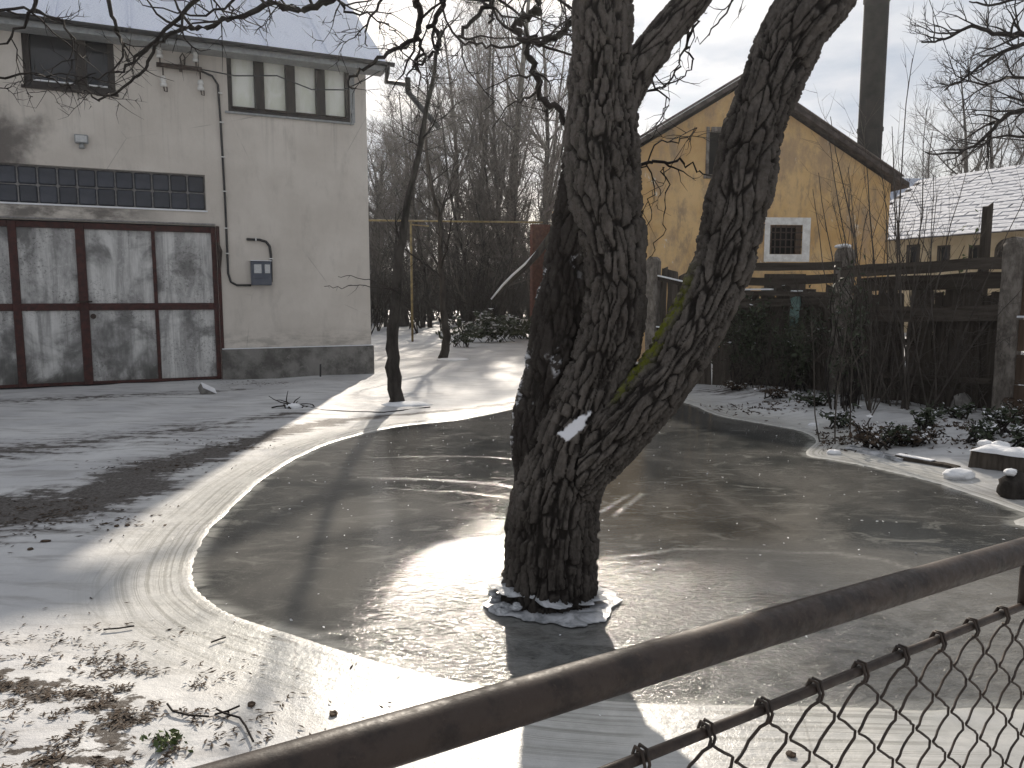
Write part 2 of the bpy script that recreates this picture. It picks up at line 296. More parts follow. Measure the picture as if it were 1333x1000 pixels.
class MB:
    def __init__(s): s.v = []; s.f = []
    def add(s, V, F): b = len(s.v); s.v += [tuple(map(float, q)) for q in V]; s.f += [tuple(i + b for i in f) for f in F]; return s
    def box(s, x0, x1, y0, y1, z0, z1):
        return s.add([(x0, y0, z0), (x1, y0, z0), (x1, y1, z0), (x0, y1, z0), (x0, y0, z1), (x1, y0, z1), (x1, y1, z1), (x0, y1, z1)],
                     [(0, 3, 2, 1), (4, 5, 6, 7), (0, 1, 5, 4), (1, 2, 6, 5), (2, 3, 7, 6), (3, 0, 4, 7)])
    def bbox(s, x0, x1, y0, y1, z0, z1, b=.005):     # box with chamfered edges
        V = []; F = []
        cx, cy, cz = (x0 + x1) / 2, (y0 + y1) / 2, (z0 + z1) / 2; hx, hy, hz = (x1 - x0) / 2, (y1 - y0) / 2, (z1 - z0) / 2; b = min(b, hx * .9, hy * .9, hz * .9)
        idx = {}
        for sx in (-1, 1):
            for sy in (-1, 1):
                for sz in (-1, 1):
                    for a in range(3):
                        d = [hx - b, hy - b, hz - b]; d[a] += b; idx[(sx, sy, sz, a)] = len(V); V.append((cx + sx * d[0], cy + sy * d[1], cz + sz * d[2]))
        for a in range(3):
            o1, o2 = (a + 1) % 3, (a + 2) % 3
            for sg in (-1, 1):
                q = []
                for p_, r__ in ((-1, -1), (1, -1), (1, 1), (-1, 1)): k = [0, 0, 0]; k[a] = sg; k[o1] = p_; k[o2] = r__; q.append(idx[(*k, a)])
                F.append(tuple(q) if sg > 0 else tuple(q[::-1]))
            for p_ in (-1, 1):       # edges parallel to axis a
                for r__ in (-1, 1):
                    q = []
                    for sg in (-1, 1): k = [0, 0, 0]; k[a] = sg; k[o1] = p_; k[o2] = r__; q.append((idx[(*k, o1)], idx[(*k, o2)]))
                    qq = (q[0][0], q[1][0], q[1][1], q[0][1]); F.append(qq if p_ * r__ > 0 else qq[::-1])
        for sx in (-1, 1):
            for sy in (-1, 1):
                for sz in (-1, 1):
                    q = tuple(idx[(sx, sy, sz, a)] for a in range(3)); F.append(q if sx * sy * sz > 0 else q[::-1])
        return s.add(V, F)
    def tube(s, path, r, n=8, cap=True):
        path = [Vector(p) for p in path]; m = len(path); r = r if hasattr(r, '__len__') else [r] * m; V = []; F = []; up = None
        for i, p in enumerate(path):
            tt = (path[min(i + 1, m - 1)] - path[max(i - 1, 0)]).normalized()
            if up is None: up = tt.orthogonal().normalized()
            up = (up - tt * up.dot(tt)).normalized(); q = tt.cross(up)
            for j in range(n): a = 2 * math.pi * j / n; V.append(p + (up * math.cos(a) + q * math.sin(a)) * r[i])
        for i in range(m - 1):
            for j in range(n): F.append((i * n + j, i * n + (j + 1) % n, (i + 1) * n + (j + 1) % n, (i + 1) * n + j))
        if cap: F.append(tuple(range(n))[::-1]); F.append(tuple((m - 1) * n + j for j in range(n)))
        return s.add(V, F)
    def mesh(s, name, mat, smooth=False): return mesh_np(name, s.v, s.f, mat, smooth)
    def build(s, name, mat, parent=None, smooth=False, **k): return link(name, s.mesh(name, mat, smooth), parent, **k)
class Twigs:                         # many tapered tubes, built at once
    def __init__(s): s.g = {}
    def add(s, path, r, sides=3): s.g.setdefault((len(path), sides), []).append((path, r))
    def arrays(s):
        VV = []; FF = []; b = 0
        for (n, k), L in s.g.items():
            Pp = np.array([a for a, _ in L], float); Rr = np.array([r for _, r in L], float)
            T = np.empty_like(Pp); T[:, 1:-1] = Pp[:, 2:] - Pp[:, :-2]; T[:, 0] = Pp[:, 1] - Pp[:, 0]; T[:, -1] = Pp[:, -1] - Pp[:, -2]
            T /= np.linalg.norm(T, axis=2, keepdims=True) + 1e-9
            ref = np.where(np.abs(T[..., 2:3]) > .9, np.array([1., 0, 0]), np.array([0, 0, 1.]))
            ref = np.broadcast_to(ref[:, :1], T.shape); A = np.cross(T, ref); A /= np.linalg.norm(A, axis=2, keepdims=True) + 1e-9; B = np.cross(T, A)
            an = np.arange(k) * 2 * math.pi / k
            V = Pp[:, :, None] + Rr[:, :, None, None] * (A[:, :, None] * np.cos(an)[:, None] + B[:, :, None] * np.sin(an)[:, None])
            m = len(L); i = np.arange(n - 1)[:, None]; j = np.arange(k)[None]
            q = np.stack([i * k + j, i * k + (j + 1) % k, (i + 1) * k + (j + 1) % k, (i + 1) * k + j], -1).reshape(-1, 4)
            FF.append((q[None] + (np.arange(m) * n * k)[:, None, None]).reshape(-1, 4) + b); VV.append(V.reshape(-1, 3)); b += m * n * k
        return np.concatenate(VV), np.concatenate(FF)
    def mesh(s, name, mat, smooth=True): V, F = s.arrays(); return mesh_np(name, V, F, mat, smooth)
def rot_about(v, ax, a): return np.array(Matrix.Rotation(a, 3, Vector(ax)) @ Vector(v))
def walk(p, d, L, n, wob, up, rg):
    pts = [np.array(p, float)]; d = np.array(d, float); d /= np.linalg.norm(d)
    for i in range(n):
        d = d + rg.normal(0, wob, 3) + np.array([0, 0, up]); d /= np.linalg.norm(d); pts.append(pts[-1] + d * L / n)
    return pts
def side_dir(d, ang, rg):
    d = d / np.linalg.norm(d); a = np.cross(d, rg.normal(0, 1, 3)); a /= np.linalg.norm(a); return rot_about(d, a, ang)
def sprout(tw, path, rad, lvl, cfg, rg):       # children along a path, recursively
    if lvl >= len(cfg): return
    c = cfg[lvl]; L0 = sum(np.linalg.norm(path[i + 1] - path[i]) for i in range(len(path) - 1))
    n = max(1, int(rg.poisson(c['n'] * (L0 if c.get('per_m') else 1))))
    for _ in range(n):
        tt = c['t0'] + (1 - c['t0']) * rg.random() * .98; x = tt * (len(path) - 1); i = int(x); f = x - i
        p = path[i] * (1 - f) + path[i + 1] * f; d = path[i + 1] - path[i]; r0 = rad[i] * (1 - f) + rad[i + 1] * f
        L = (c['L'][0] + (c['L'][1] - c['L'][0]) * rg.random()) * (1 - c.get('taper', .5) * tt) * (L0 if c.get('rel') else 1)
        r = min(r0 * .75, c['r']) if 'r' in c else r0 * c['rr']
        r = max(r, c.get('rmin', .004)); dd = side_dir(d, R(c['ang'] + rg.normal(0, 12)), rg)
        if 'flat' in c: dd = dd * np.array([1, 1, c['flat']])
        ns = c.get('seg', 4); pth = walk(p, dd, L, ns, c['wob'], c['up'], rg)
        rr = [r * (1 - .8 * k / ns) for k in range(ns + 1)]; tw.add(pth, rr, c.get('sides', 3)); sprout(tw, pth, rr, lvl + 1, cfg, rg)
def leaf_mesh(name, C, size, mat, rg, up=.0, asp=1.3):
    n = len(C); a = rg.normal(0, 1, (n, 3)); a[:, 2] *= (1 - up); a /= np.linalg.norm(a, axis=1, keepdims=True)
    b = rg.normal(0, 1, (n, 3)); b[:, 2] *= (1 - up); b -= a * (a * b).sum(1)[:, None]; b /= np.linalg.norm(b, axis=1, keepdims=True) + 1e-9; nn = np.cross(a, b)
    s = size * (.6 + .8 * rg.random((n, 1))); V = np.stack([C - a * s * asp, C - b * s * .6 + nn * s * .2 - a * s * .2, C + a * s * asp, C + b * s * .6 + nn * s * .2 - a * s * .2], 1).reshape(-1, 3)
    o = np.arange(n)[:, None] * 4; F = np.concatenate([o + np.array([0, 1, 2]), o + np.array([0, 2, 3])]); return mesh_np(name, V, F, mat)
def copy_tree(o, parent=None):
    c = o.copy(); COL.objects.link(c); c.parent = parent
    for ch in o.children: copy_tree(ch, c)
    return c
def lump(name, mat, size, seed=0, rough=.25, parent=None, sub=3, freq=3., **k):
    import bmesh
    bm = bmesh.new(); bmesh.ops.create_icosphere(bm, subdivisions=sub, radius=1)
    V = np.array([v.co[:] for v in bm.verts]); F = np.array([[v.index for v in f.verts] for f in bm.faces]); bm.free()
    V = V * (1 + rough * (fbm(V * freq + seed * 7.3 + 40, 4, seed) - .5)[:, None] * 2) * np.array(size)
    return link(name, mesh_np(name, V, F, mat, sub > 2), parent, **k)

# ---------------------------------------------------------------- shoreline and yard
pxs = [(515, 556), (440, 574), (380, 600), (330, 635), (288, 675), (262, 708), (251, 745), (264, 775), (310, 802), (390, 830), (460, 851), (540, 874), (620, 892), (700, 906), (800, 914), (920, 918), (1050, 921), (1200, 925), (1400, 930)]
shore = [G(*q)[:2] for q in pxs] + [np.array([4.5, 2.2]), np.array([7.5, 3.0])]
shore += [G(*q)[:2] for q in [(1420, 700), (1333, 668), (1270, 646), (1215, 628), (1150, 612), (1090, 600), (1050, 592), (1062, 573), (1040, 561), (1000, 553), (935, 541), (900, 527), (850, 514), (790, 511), (730, 517), (680, 530), (600, 546)]]
def catmull(pts, m=6):
    out = []; n = len(pts)
    for i in range(n):
        p0, p1, p2, p3 = pts[i - 1], pts[i], pts[(i + 1) % n], pts[(i + 2) % n]
        for k in range(m):
            s_ = k / m; out.append(.5 * (2 * p1 + (p2 - p0) * s_ + (2 * p0 - 5 * p1 + 4 * p2 - p3) * s_ ** 2 + (3 * p1 - p0 - 3 * p2 + p3) * s_ ** 3))
    return np.array(out)
SH = catmull(shore)
def sdist(X):
    A = SH; B = np.roll(SH, -1, 0); d = np.full(len(X), 1e9); ins = np.zeros(len(X), bool)
    for a, b in zip(A, B):
        e = b - a; tt = np.clip(((X - a) @ e) / (e @ e + 1e-12), 0, 1); d = np.minimum(d, np.hypot(*(X - a - tt[:, None] * e).T))
        c = (a[1] > X[:, 1]) != (b[1] > X[:, 1]); xi = a[0] + (X[:, 1] - a[1]) * (b[0] - a[0]) / (b[1] - a[1] + 1e-12); ins ^= c & (X[:, 0] < xi)
    return np.where(ins, -d, d)
def dline(X, pts, wd):
    o = np.zeros(len(X)); wd = wd if hasattr(wd, '__len__') else [wd] * len(pts)
    for i in range(len(pts) - 1):
        a, b = np.array(pts[i][:2]), np.array(pts[i + 1][:2]); e = b - a; tt = np.clip(((X - a) @ e) / (e @ e), 0, 1); d = np.hypot(*(X - a - tt[:, None] * e).T)
        o = np.maximum(o, np.clip(1 - d / (wd[i] * (1 - tt) + wd[i + 1] * tt), 0, 1))
    return o
def ground_z(X, sd_=None):
    sd_ = sdist(X) if sd_ is None else sd_; X3 = np.c_[X, np.zeros(len(X))]
    bank = sst(.3, 2.2, X[:, 0] - 2.0) * sst(4., 6.5, X[:, 1])
    z = np.where(sd_ > 0, np.minimum(.006, sd_ * .35) + sst(0, .6, sd_) * .006 + sst(.15, 1.2, sd_) * (fbm(X3 * 1.1 + 30, 4) - .5) * .07 + sst(.1, .8, sd_) * (fbm(X3 * 5 + 9, 3) - .5) * .014 + bank * sst(.1, 1.5, sd_) * (.10 + (fbm(X3 * 3. + 5, 4) - .35) * .10), np.maximum(-.05, sd_ * .35))
    return z + sst(20, 60, X[:, 1]) * (fbm(X3 * .2 + 3, 3) - .5) * .6
gz = lambda x, y: float(ground_z(np.array([[x, y]]))[0])
ys = [.15]
while ys[-1] < 12: ys.append(ys[-1] + max(.02, ys[-1] * .0052))
while ys[-1] < 420: ys.append(ys[-1] * 1.03)
ys = np.array([-8, -3, -1] + ys); s_ = np.linspace(-1, 1, 441); xs = np.sinh(s_ * 5.6) / np.sinh(5.6) * 300; xs = np.where(np.abs(s_) < .001, 0, xs)
uni = np.arange(-7, 8.0, .045); xs = np.concatenate([xs[xs < -7.1], uni, xs[xs > 8.1]])
XX, YY = np.meshgrid(xs, ys); X = np.c_[XX.ravel(), YY.ravel()]; SD = sdist(X); SD = SD + (fbm(np.c_[X, X[:, 0] * 0] * 3, 3) - .5) * .03
ww = fbm(np.c_[X, X[:, 0] * 0] * 2.2 + 70, 4) - .5
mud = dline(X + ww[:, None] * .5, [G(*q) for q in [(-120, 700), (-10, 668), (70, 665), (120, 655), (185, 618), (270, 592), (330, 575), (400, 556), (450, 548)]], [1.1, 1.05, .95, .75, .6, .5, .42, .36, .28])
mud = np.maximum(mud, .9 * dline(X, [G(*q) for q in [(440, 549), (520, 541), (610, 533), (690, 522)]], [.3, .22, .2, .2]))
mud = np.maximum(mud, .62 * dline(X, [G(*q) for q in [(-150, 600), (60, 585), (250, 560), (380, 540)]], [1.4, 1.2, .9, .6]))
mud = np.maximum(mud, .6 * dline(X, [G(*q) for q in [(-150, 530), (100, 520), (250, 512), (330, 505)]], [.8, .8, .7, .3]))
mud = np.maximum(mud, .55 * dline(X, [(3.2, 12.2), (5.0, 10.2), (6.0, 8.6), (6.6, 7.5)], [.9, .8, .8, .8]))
lit = dline(X, [G(*q) for q in [(-60, 880), (60, 900), (160, 925), (150, 990), (30, 1000)]], [.28, .30, .22, .22, .35]) * .75
lit = lit * 1.1; lit = np.maximum(lit, .5 * dline(X, [G(*q) for q in [(-60, 1020), (200, 990)]], [.4, .25]))
nx, ny = len(xs), len(ys); i, j = np.meshgrid(np.arange(ny - 1), np.arange(nx - 1), indexing='ij')
GF = np.stack([i * nx + j, i * nx + j + 1, (i + 1) * nx + j + 1, (i + 1) * nx + j], -1).reshape(-1, 4)
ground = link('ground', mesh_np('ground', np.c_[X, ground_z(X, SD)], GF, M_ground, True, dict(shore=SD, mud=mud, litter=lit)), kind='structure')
# the frozen pool
xs2 = np.arange(SH[:, 0].min() - .1, SH[:, 0].max() + .1, .035); ys2 = np.arange(SH[:, 1].min() - .1, SH[:, 1].max() + .1, .035)
XX, YY = np.meshgrid(xs2, ys2); X2 = np.c_[XX.ravel(), YY.ravel()]; S2 = sdist(X2); nx, ny = len(xs2), len(ys2)
i, j = np.meshgrid(np.arange(ny - 1), np.arange(nx - 1), indexing='ij'); F2 = np.stack([i * nx + j, i * nx + j + 1, (i + 1) * nx + j + 1, (i + 1) * nx + j], -1).reshape(-1, 4)
F2 = F2[(S2[F2] < .12).any(1)]
fl = [([(480, 596), (560, 594), (640, 595), (700, 601), (760, 612)], .016), ([(470, 622), (560, 624), (640, 629), (700, 640)], .02), ([(500, 636), (600, 640), (700, 652)], .012), ([(410, 828), (470, 818), (540, 808), (600, 800), (640, 790)], .02),
      ([(620, 785), (650, 815), (665, 835)], .02), ([(800, 672), (820, 655), (838, 642)], .014), ([(780, 668), (800, 655), (822, 643)], .01), ([(790, 728), (880, 715), (980, 716), (1080, 720), (1150, 728), (1190, 740)], .014), ([(800, 745), (860, 735), (900, 732)], .016)]
fro = np.zeros(len(X2)); jit = (fbm(np.c_[X2, X2[:, 0] * 0] * 3.5, 3) - .5)[:, None] * .06
for q, wd in fl: fro = np.maximum(fro, dline(X2 + jit, [G(*a) for a in q], wd * 2.2) * .20)
pond = link('ice_pool', mesh_np('ice_pool', np.c_[X2, X2[:, 0] * 0], F2, M_ice, True, dict(shore=S2, frost=fro)), kind='structure')

# ---------------------------------------------------------------- walls with openings (local: x along the front, -y outwards)
def wall_mesh(x0, x1, top, openings, depth=.22, back=.3, z0=0.):
    """top: function x->z ; openings (xa,xb,za,zb)"""
    mb = MB(); brk = sorted({x0, x1, *[q for o in openings for q in o[:2]], *([0.] if x0 < 0 < x1 and abs(top(0.) - (top(x0) + top(x1)) / 2) > .1 else [])})
    for a, b in zip(brk, brk[1:]):
        zs = sorted([(o[2], o[3]) for o in openings if o[0] <= a + 1e-6 and o[1] >= b - 1e-6]); z = z0
        for za, zb in zs: mb.add([(a, 0, z), (b, 0, z), (b, 0, za), (a, 0, za)], [(0, 1, 2, 3)]); z = zb
        mb.add([(a, 0, z), (b, 0, z), (b, 0, top(b)), (a, 0, top(a))], [(0, 1, 2, 3)])
    for xa, xb, za, zb in openings:
        D = depth; mb.add([(xa, 0, za), (xb, 0, za), (xb, 0, zb), (xa, 0, zb), (xa, D, za), (xb, D, za), (xb, D, zb), (xa, D, zb)], [(0, 1, 5, 4), (1, 2, 6, 5), (2, 3, 7, 6), (3, 0, 4, 7)])
    return mb

# ---------------------------------------------------------------- the rendered house
HC = G(484, 487); HA = R(90 - 65)
HX = 11.5; HD = 8.; EZ = 6.02
house = thing('plaster_house', 'two storey beige plastered house with garage doors and snowy metal roof', 'house', (HC[0], HC[1], 0), HA)
ops = [(-9.2, -2.8, 0, 2.79), (-9.3, -2.94, 3.05, 3.68), (-5.6, -4.28, 4.93, 5.87), (-2.5, -.31, 4.82, 5.94)]
mb = wall_mesh(-HX, 0, lambda x: EZ, ops)
mb.add([(0, 0, 0), (0, HD, 0), (0, HD, EZ), (0, HD / 2, EZ + .69 * HD / 2), (0, 0, EZ)], [(0, 1, 2, 3, 4)]); mb.add([(-HX, 0, 0), (-HX, HD, 0), (-HX, HD, EZ), (-HX, HD / 2, EZ + .69 * HD / 2), (-HX, 0, EZ)], [(4, 3, 2, 1, 0)]); mb.add([(0, HD, 0), (-HX, HD, 0), (-HX, HD, EZ), (0, HD, EZ)], [(0, 1, 2, 3)])
mb.build('wall', M_plaster, house)
mb = MB().bbox(-2.79, .045, -.05, .0, -.1, .57, .015).bbox(.003, .045, .003, HD, -.1, .57, .015); mb.build('plinth', M_plinth, house)
MB().bbox(-2.78, .03, -.045, -.003, .571, .59, .008).build('snow_line', M_snow, house)
# roof
roof = MB().add([(-HX - .3, -.42, EZ - .17), (.33, -.42, EZ - .17), (.33, HD / 2, EZ + .69 * HD / 2 + .12), (-HX - .3, HD / 2, EZ + .69 * HD / 2 + .12), (.33, HD + .42, EZ - .17), (-HX - .3, HD + .42, EZ - .17),
                 (-HX - .3, -.42, EZ - .23), (.33, -.42, EZ - .23), (.33, HD / 2, EZ + .69 * HD / 2 + .04), (-HX - .3, HD / 2, EZ + .69 * HD / 2 + .04), (.33, HD + .42, EZ - .23), (-HX - .3, HD + .42, EZ - .23)],
                [(0, 1, 2, 3), (3, 2, 4, 5), (7, 6, 9, 8), (8, 9, 11, 10), (0, 6, 7, 1), (1, 7, 8, 2), (2, 8, 10, 4)]).build('roof', M_black, house)
L_ = math.hypot(HD / 2 + .42, EZ + .69 * HD / 2 + .12 - (EZ - .17)); pan = MB(); n_ = 1.08
pan.box(.012, n_ - .012, 0, L_, .004, .028); pan.box(-.016, .016, 0, L_, .004, .075); pm = pan.mesh('roof_panel', M_rsnow)
sl = math.atan2(EZ + .69 * HD / 2 + .12 - (EZ - .17), HD / 2 + .42)
for k in range(11): link('roof_panel', pm, roof, (.33 - .02 - (k + 1) * n_ + .0, -.42, EZ - .17), (sl, 0, 0))
MB().bbox(-HX - .3, .3, -.40, .0, EZ - .29, EZ - .235).build('soffit', M_grey, house)
MB().bbox(-HX - .3, .33, -.425, -.405, EZ - .30, EZ - .19).build('fascia', M_grey, house)
g = MB(); ga = [(math.cos(a) * .065, math.sin(a) * .065) for a in np.linspace(math.pi, 2 * math.pi, 9)]
V = [(xx, -.49 + a, EZ - .16 + b) for xx in (-HX - .3, .42) for a, b in ga]; g.add(V, [(i, i + 1, i + 10, i + 9) for i in range(8)] + [tuple(range(9)), tuple(range(17, 8, -1))]); g.build('gutter', M_black, house, True)
dp = [(.30, -.49, EZ - .2), (.30, -.45, EZ - .32), (.34, -.2, EZ - .42), (.78, -.1, EZ - .40)]
MB().tube(dp, .045, 10).build('downpipe_elbow', M_black, house, True)
MB().tube([(.80, -.12, EZ - .28), (.80, -.12, EZ - .55)], .055, 10).build('downpipe_joint', M_steel, house, True)
MB().tube([(.78, -.12, EZ - .52), (1.05, -.2, EZ - .85), (1.36, -.3, EZ - 1.20)], .055, 10).build('downpipe', M_black, house, True, label='loose broken downpipe hanging at an angle off the corner')
# strip of four pale panes
wf = MB().bbox(-2.5, -.31, .02, .10, 4.82, 4.90).bbox(-2.5, -.31, .02, .10, 5.86, 5.94).bbox(-2.5, -2.42, .02, .10, 4.9, 5.86).bbox(-.39, -.31, .02, .10, 4.9, 5.86)
for a in (-2.5 + 2.19 / 4, -2.5 + 2.19 / 2, -2.5 + 2.19 * .75): wf.bbox(a - .085, a + .085, .0, .10, 4.9, 5.86)
window = wf.build('window', M_darkwood, house, label='upstairs strip window of four pale panes in dark wood')
for k in range(4):
    a = -2.5 + 2.19 / 4 * k + .085; b = a + 2.19 / 4 - .17; MB().box(a, b, .11, .12, 4.86, 5.9).build('pane', M_brightpane, window)
    MB().bbox(a - .01, b + .01, -.02, .018, 4.885, 4.915).build('sill', M_rust, window)
MB().bbox(-2.56, -.25, -.05, .0, 4.78, 4.815).build('window_sill', M_grey, house)
MB().bbox(-.31, -.22, -.008, .0, 4.82, 5.75).build('window_jamb', M_grey, house)
# left casement
wf = MB().bbox(-5.6, -4.28, .05, .13, 4.93, 5.02).bbox(-5.6, -4.28, .05, .13, 5.78, 5.87).bbox(-5.6, -5.5, .05, .13, 5.02, 5.78).bbox(-4.38, -4.28, .05, .13, 5.02, 5.78).bbox(-4.86, -4.70, .04, .13, 5.02, 5.78)
window = wf.build('window', M_darkwood, house, label='upstairs casement window with two dark panes')
for a, b in ((-5.5, -4.86), (-4.70, -4.38)): MB().box(a, b, .135, .14, 4.98, 5.8).build('pane', M_glassdark, window); MB().bbox(a + .02, b - .02, .03, .05, 5.02, 5.045).build('sill', M_snow, window)
MB().bbox(-5.64, -4.24, -.05, .0, 4.88, 4.925).build('window_sill', M_darkwood, house)
# glass block band
band = MB().box(-9.3, -2.94, .09, .2, 3.05, 3.68).build('glass_block_window', M_mortar, house)
bmsh = MB().bbox(-.132, .132, 0, .05, -.142, .142, .02).mesh('glass_block', M_block)
for r_ in range(2):
    for k in range(22):
        link('glass_block', bmsh, band, (-3.09 - k * .285, .065 + random.uniform(-.006, .006), 3.215 + r_ * .30), (random.uniform(-.02, .02), 0, random.uniform(-.02, .02)))
MB().bbox(-9.3, -2.92, -.03, .062, 3.03, 3.058).build('band_sill', M_snow, house)
MB().bbox(-9.3, -2.80, -.045, .0, 2.80, 2.83, .008).build('door_lintel', M_mortar, house)
# garage doors
gd = MB(); Y0, Y1 = .01, .07
for a, b in ((-2.88, -2.80), (-5.02, -4.88), (-5.98, -5.86), (-7.6, -7.48), (-9.2, -9.1)): gd.bbox(a, b, Y0, Y1, .03, 2.77)
gd.bbox(-3.86, -3.80, Y0 + .01, Y1, .05, 2.72)
cuts = [(-9.1, -7.6), (-7.48, -5.98), (-5.86, -5.02), (-4.88, -2.88)]
for a, b in cuts:
    for z0, z1 in ((.03, .08), (1.30, 1.42), (2.67, 2.77)): gd.bbox(a, b, Y0 + .003, Y1 - .004, z0, z1)
door = gd.build('garage_door', M_red, house)
for a, b in ((-3.80, -2.88), (-4.88, -3.86), (-5.86, -5.02), (-7.48, -5.98), (-9.1, -7.6)):
    for z0, z1 in ((.08, 1.30), (1.42, 2.67)):
        w_ = b - a; h_ = z1 - z0; nxp, nzp = 7, 7; V = []; ph = random.random() * 6
        for kz in range(nzp):
            for kx in range(nxp): V.append((a + w_ * kx / (nxp - 1), Y1 - .018 + .006 * math.sin(kx * 1.4 + ph) * math.sin(kz + ph * 2) * (0 < kx < nxp - 1), z0 + h_ * kz / (nzp - 1) ))
        me = mesh_np('door_panel', V, np.array([[r * nxp + c, r * nxp + c + 1, (r + 1) * nxp + c + 1, (r + 1) * nxp + c] for r in range(nzp - 1) for c in range(nxp - 1)]), M_sheet, True)
        link('door_panel', me, door)
MB().tube([(-5.04, -.05, 1.45), (-4.82, -.05, 1.45)], .014, 8).tube([(-4.95, -.05, 1.45), (-4.95, .02, 1.45)], .01, 6).build('handle', M_rust, door, True)
MB().tube([(-4.82, .0, 1.20), (-4.82, -.02, 1.20)], .045, 10).build('lock_plate', M_rust, door)
MB().box(-9.2, -2.8, .08, .2, 0, 2.79).build('door_back', M_black, door)
MB().bbox(-2.798, -2.74, -.03, .0, .0, 2.79, .01).build('door_jamb', M_red, house)
MB().tube([(-2.77, -.05, 2.05), (-2.75, -.06, 2.35), (-2.78, -.05, 2.5)], [.03, .045, .02], 8).build('hinge_cover', M_rust, house)
Hm = Matrix.Translation((HC[0], HC[1], 0)) @ Matrix.Rotation(HA, 4, 'Z')
hw = lambda x, y, z: Hm @ Vector((x, y, z))
# things fixed on its front
meter = thing('meter_box', 'small dark electricity meter box on the beige house wall', 'meter box', hw(-2.05, 0, 1.74), HA)
MB().bbox(-.18, .18, -.12, 0, 0, .44, .012).build('case', M_meter, meter); MB().bbox(-.15, .03, -.128, -.121, .12, .40).build('cover', M_meter, meter)
MB().bbox(-.13, .0, -.134, -.129, .22, .38, .002).build('display', M_label, meter); MB().bbox(.06, .15, -.134, -.121, .22, .38, .002).build('fuse_cover', M_label, meter)
MB().bbox(-.19, .19, -.13, .0, .441, .455).build('snow_cap', M_snow, meter)
lamp = thing('wall_lamp', 'small pale box floodlight with sensor above the garage doors', 'lamp', hw(-4.83, 0, 4.08), HA)
MB().bbox(-.10, .10, -.11, -.02, -.02, .12, .01).build('housing', M_grey, lamp); MB().box(-.08, .08, -.114, -.111, .0, .10).build('glass', M_label, lamp); MB().bbox(-.03, .03, -.02, 0, .0, .1).build('bracket', M_grey, lamp)
MB().tube([(0, -.06, -.03), (0, -.07, -.10)], [.035, .045], 10).build('sensor', M_grey, lamp, True)
ins = thing('insulator_rack', 'iron rack with four white porcelain insulators under the eaves', 'insulator rack', hw(-3.28, 0, 5.42), HA)
MB().bbox(-.36, .36, -.14, -.08, .0, .07).bbox(.0, .05, -.08, .0, -.02, .09).build('crossbar', M_rust, ins)
MB().tube([(.04, -.09, .05), (.02, -.10, .2), (.06, -.1, .27), (.10, -.1, .2), (.08, -.1, .04)], .014, 6).build('hook', M_rust, ins, True)
for a, sgn in ((-.30, 1), (.27, 1), (-.26, -1), (.33, -1)):
    zz = .07 if sgn > 0 else 0
    MB().tube([(a, -.11, 0), (a, -.11, .16 * sgn + .03)], .012, 6).build('pin', M_rust, ins)
    z1 = .15 if sgn > 0 else -.32; MB().tube([(a, -.11, z1), (a, -.11, z1 + .05), (a, -.11, z1 + .06), (a, -.11, z1 + .10), (a, -.11, z1 + .11), (a, -.11, z1 + .17)], [.055, .058, .04, .042, .055, .04], 12).build('insulator', M_white, ins, True)
    if sgn < 0: MB().tube([(a, -.11, z1), (a + .01, -.11, z1 - .07), (a + .05, -.11, z1 - .08), (a + .05, -.11, z1)], .01, 6).build('hook', M_rust, ins, True)
cab = MB().tube([(-2.95, -.09, 5.44), (-2.75, -.05, 5.38), (-2.66, -.02, 5.25), (-2.64, -.02, 4.6), (-2.62, -.02, 3.2), (-2.62, -.02, 1.95), (-2.58, -.02, 1.80), (-2.48, -.02, 1.74), (-2.23, -.02, 1.74)], .02, 8)
cab.build('riser', M_black, None, True); cable = bpy.data.objects['riser']; cable.name = 'power_cable'; cable.matrix_world = Hm
tag(cable, 'black cable clipped to the wall from the insulators down to the meter', 'cable')
for z in (2.3, 2.75, 3.4, 4.0, 4.6, 5.1): MB().box(-2.66, -2.59, -.045, 0, z, z + .02).build('clip', M_white, cable)
c2 = MB().tube([(-1.87, -.03, 1.80), (-1.86, -.03, 2.3), (-1.88, -.03, 2.46), (-1.94, -.03, 2.54), (-2.05, -.03, 2.57), (-2.28, -.03, 2.575)], .024, 8).build('conduit', M_black, None, True); c2.matrix_world = Hm
tag(c2, 'short black hooked conduit rising out of the meter box', 'conduit')
for q in ((-1.90, -1.82, 2.22), (-2.13, -2.11, 2.54)): MB().box(q[0], q[1], -.06, 0, q[2], q[2] + (.02 if q[1] - q[0] > .05 else .07)).build('clip', M_white, c2)
w3 = MB().tube([(-2.95, -.1, 5.46), (-2.4, -.35, 5.35), (-1.7, -.4, 5.42), (-1.1, -.4, 5.25), (-.5, -.35, 5.32), (-.1, -.3, 5.55), (.25, -.40, 5.78)], .012, 5).build('slack_wire', M_black, None, True); w3.matrix_world = Hm
tag(w3, 'slack black wire crossing in front of the pale strip window', 'wire')

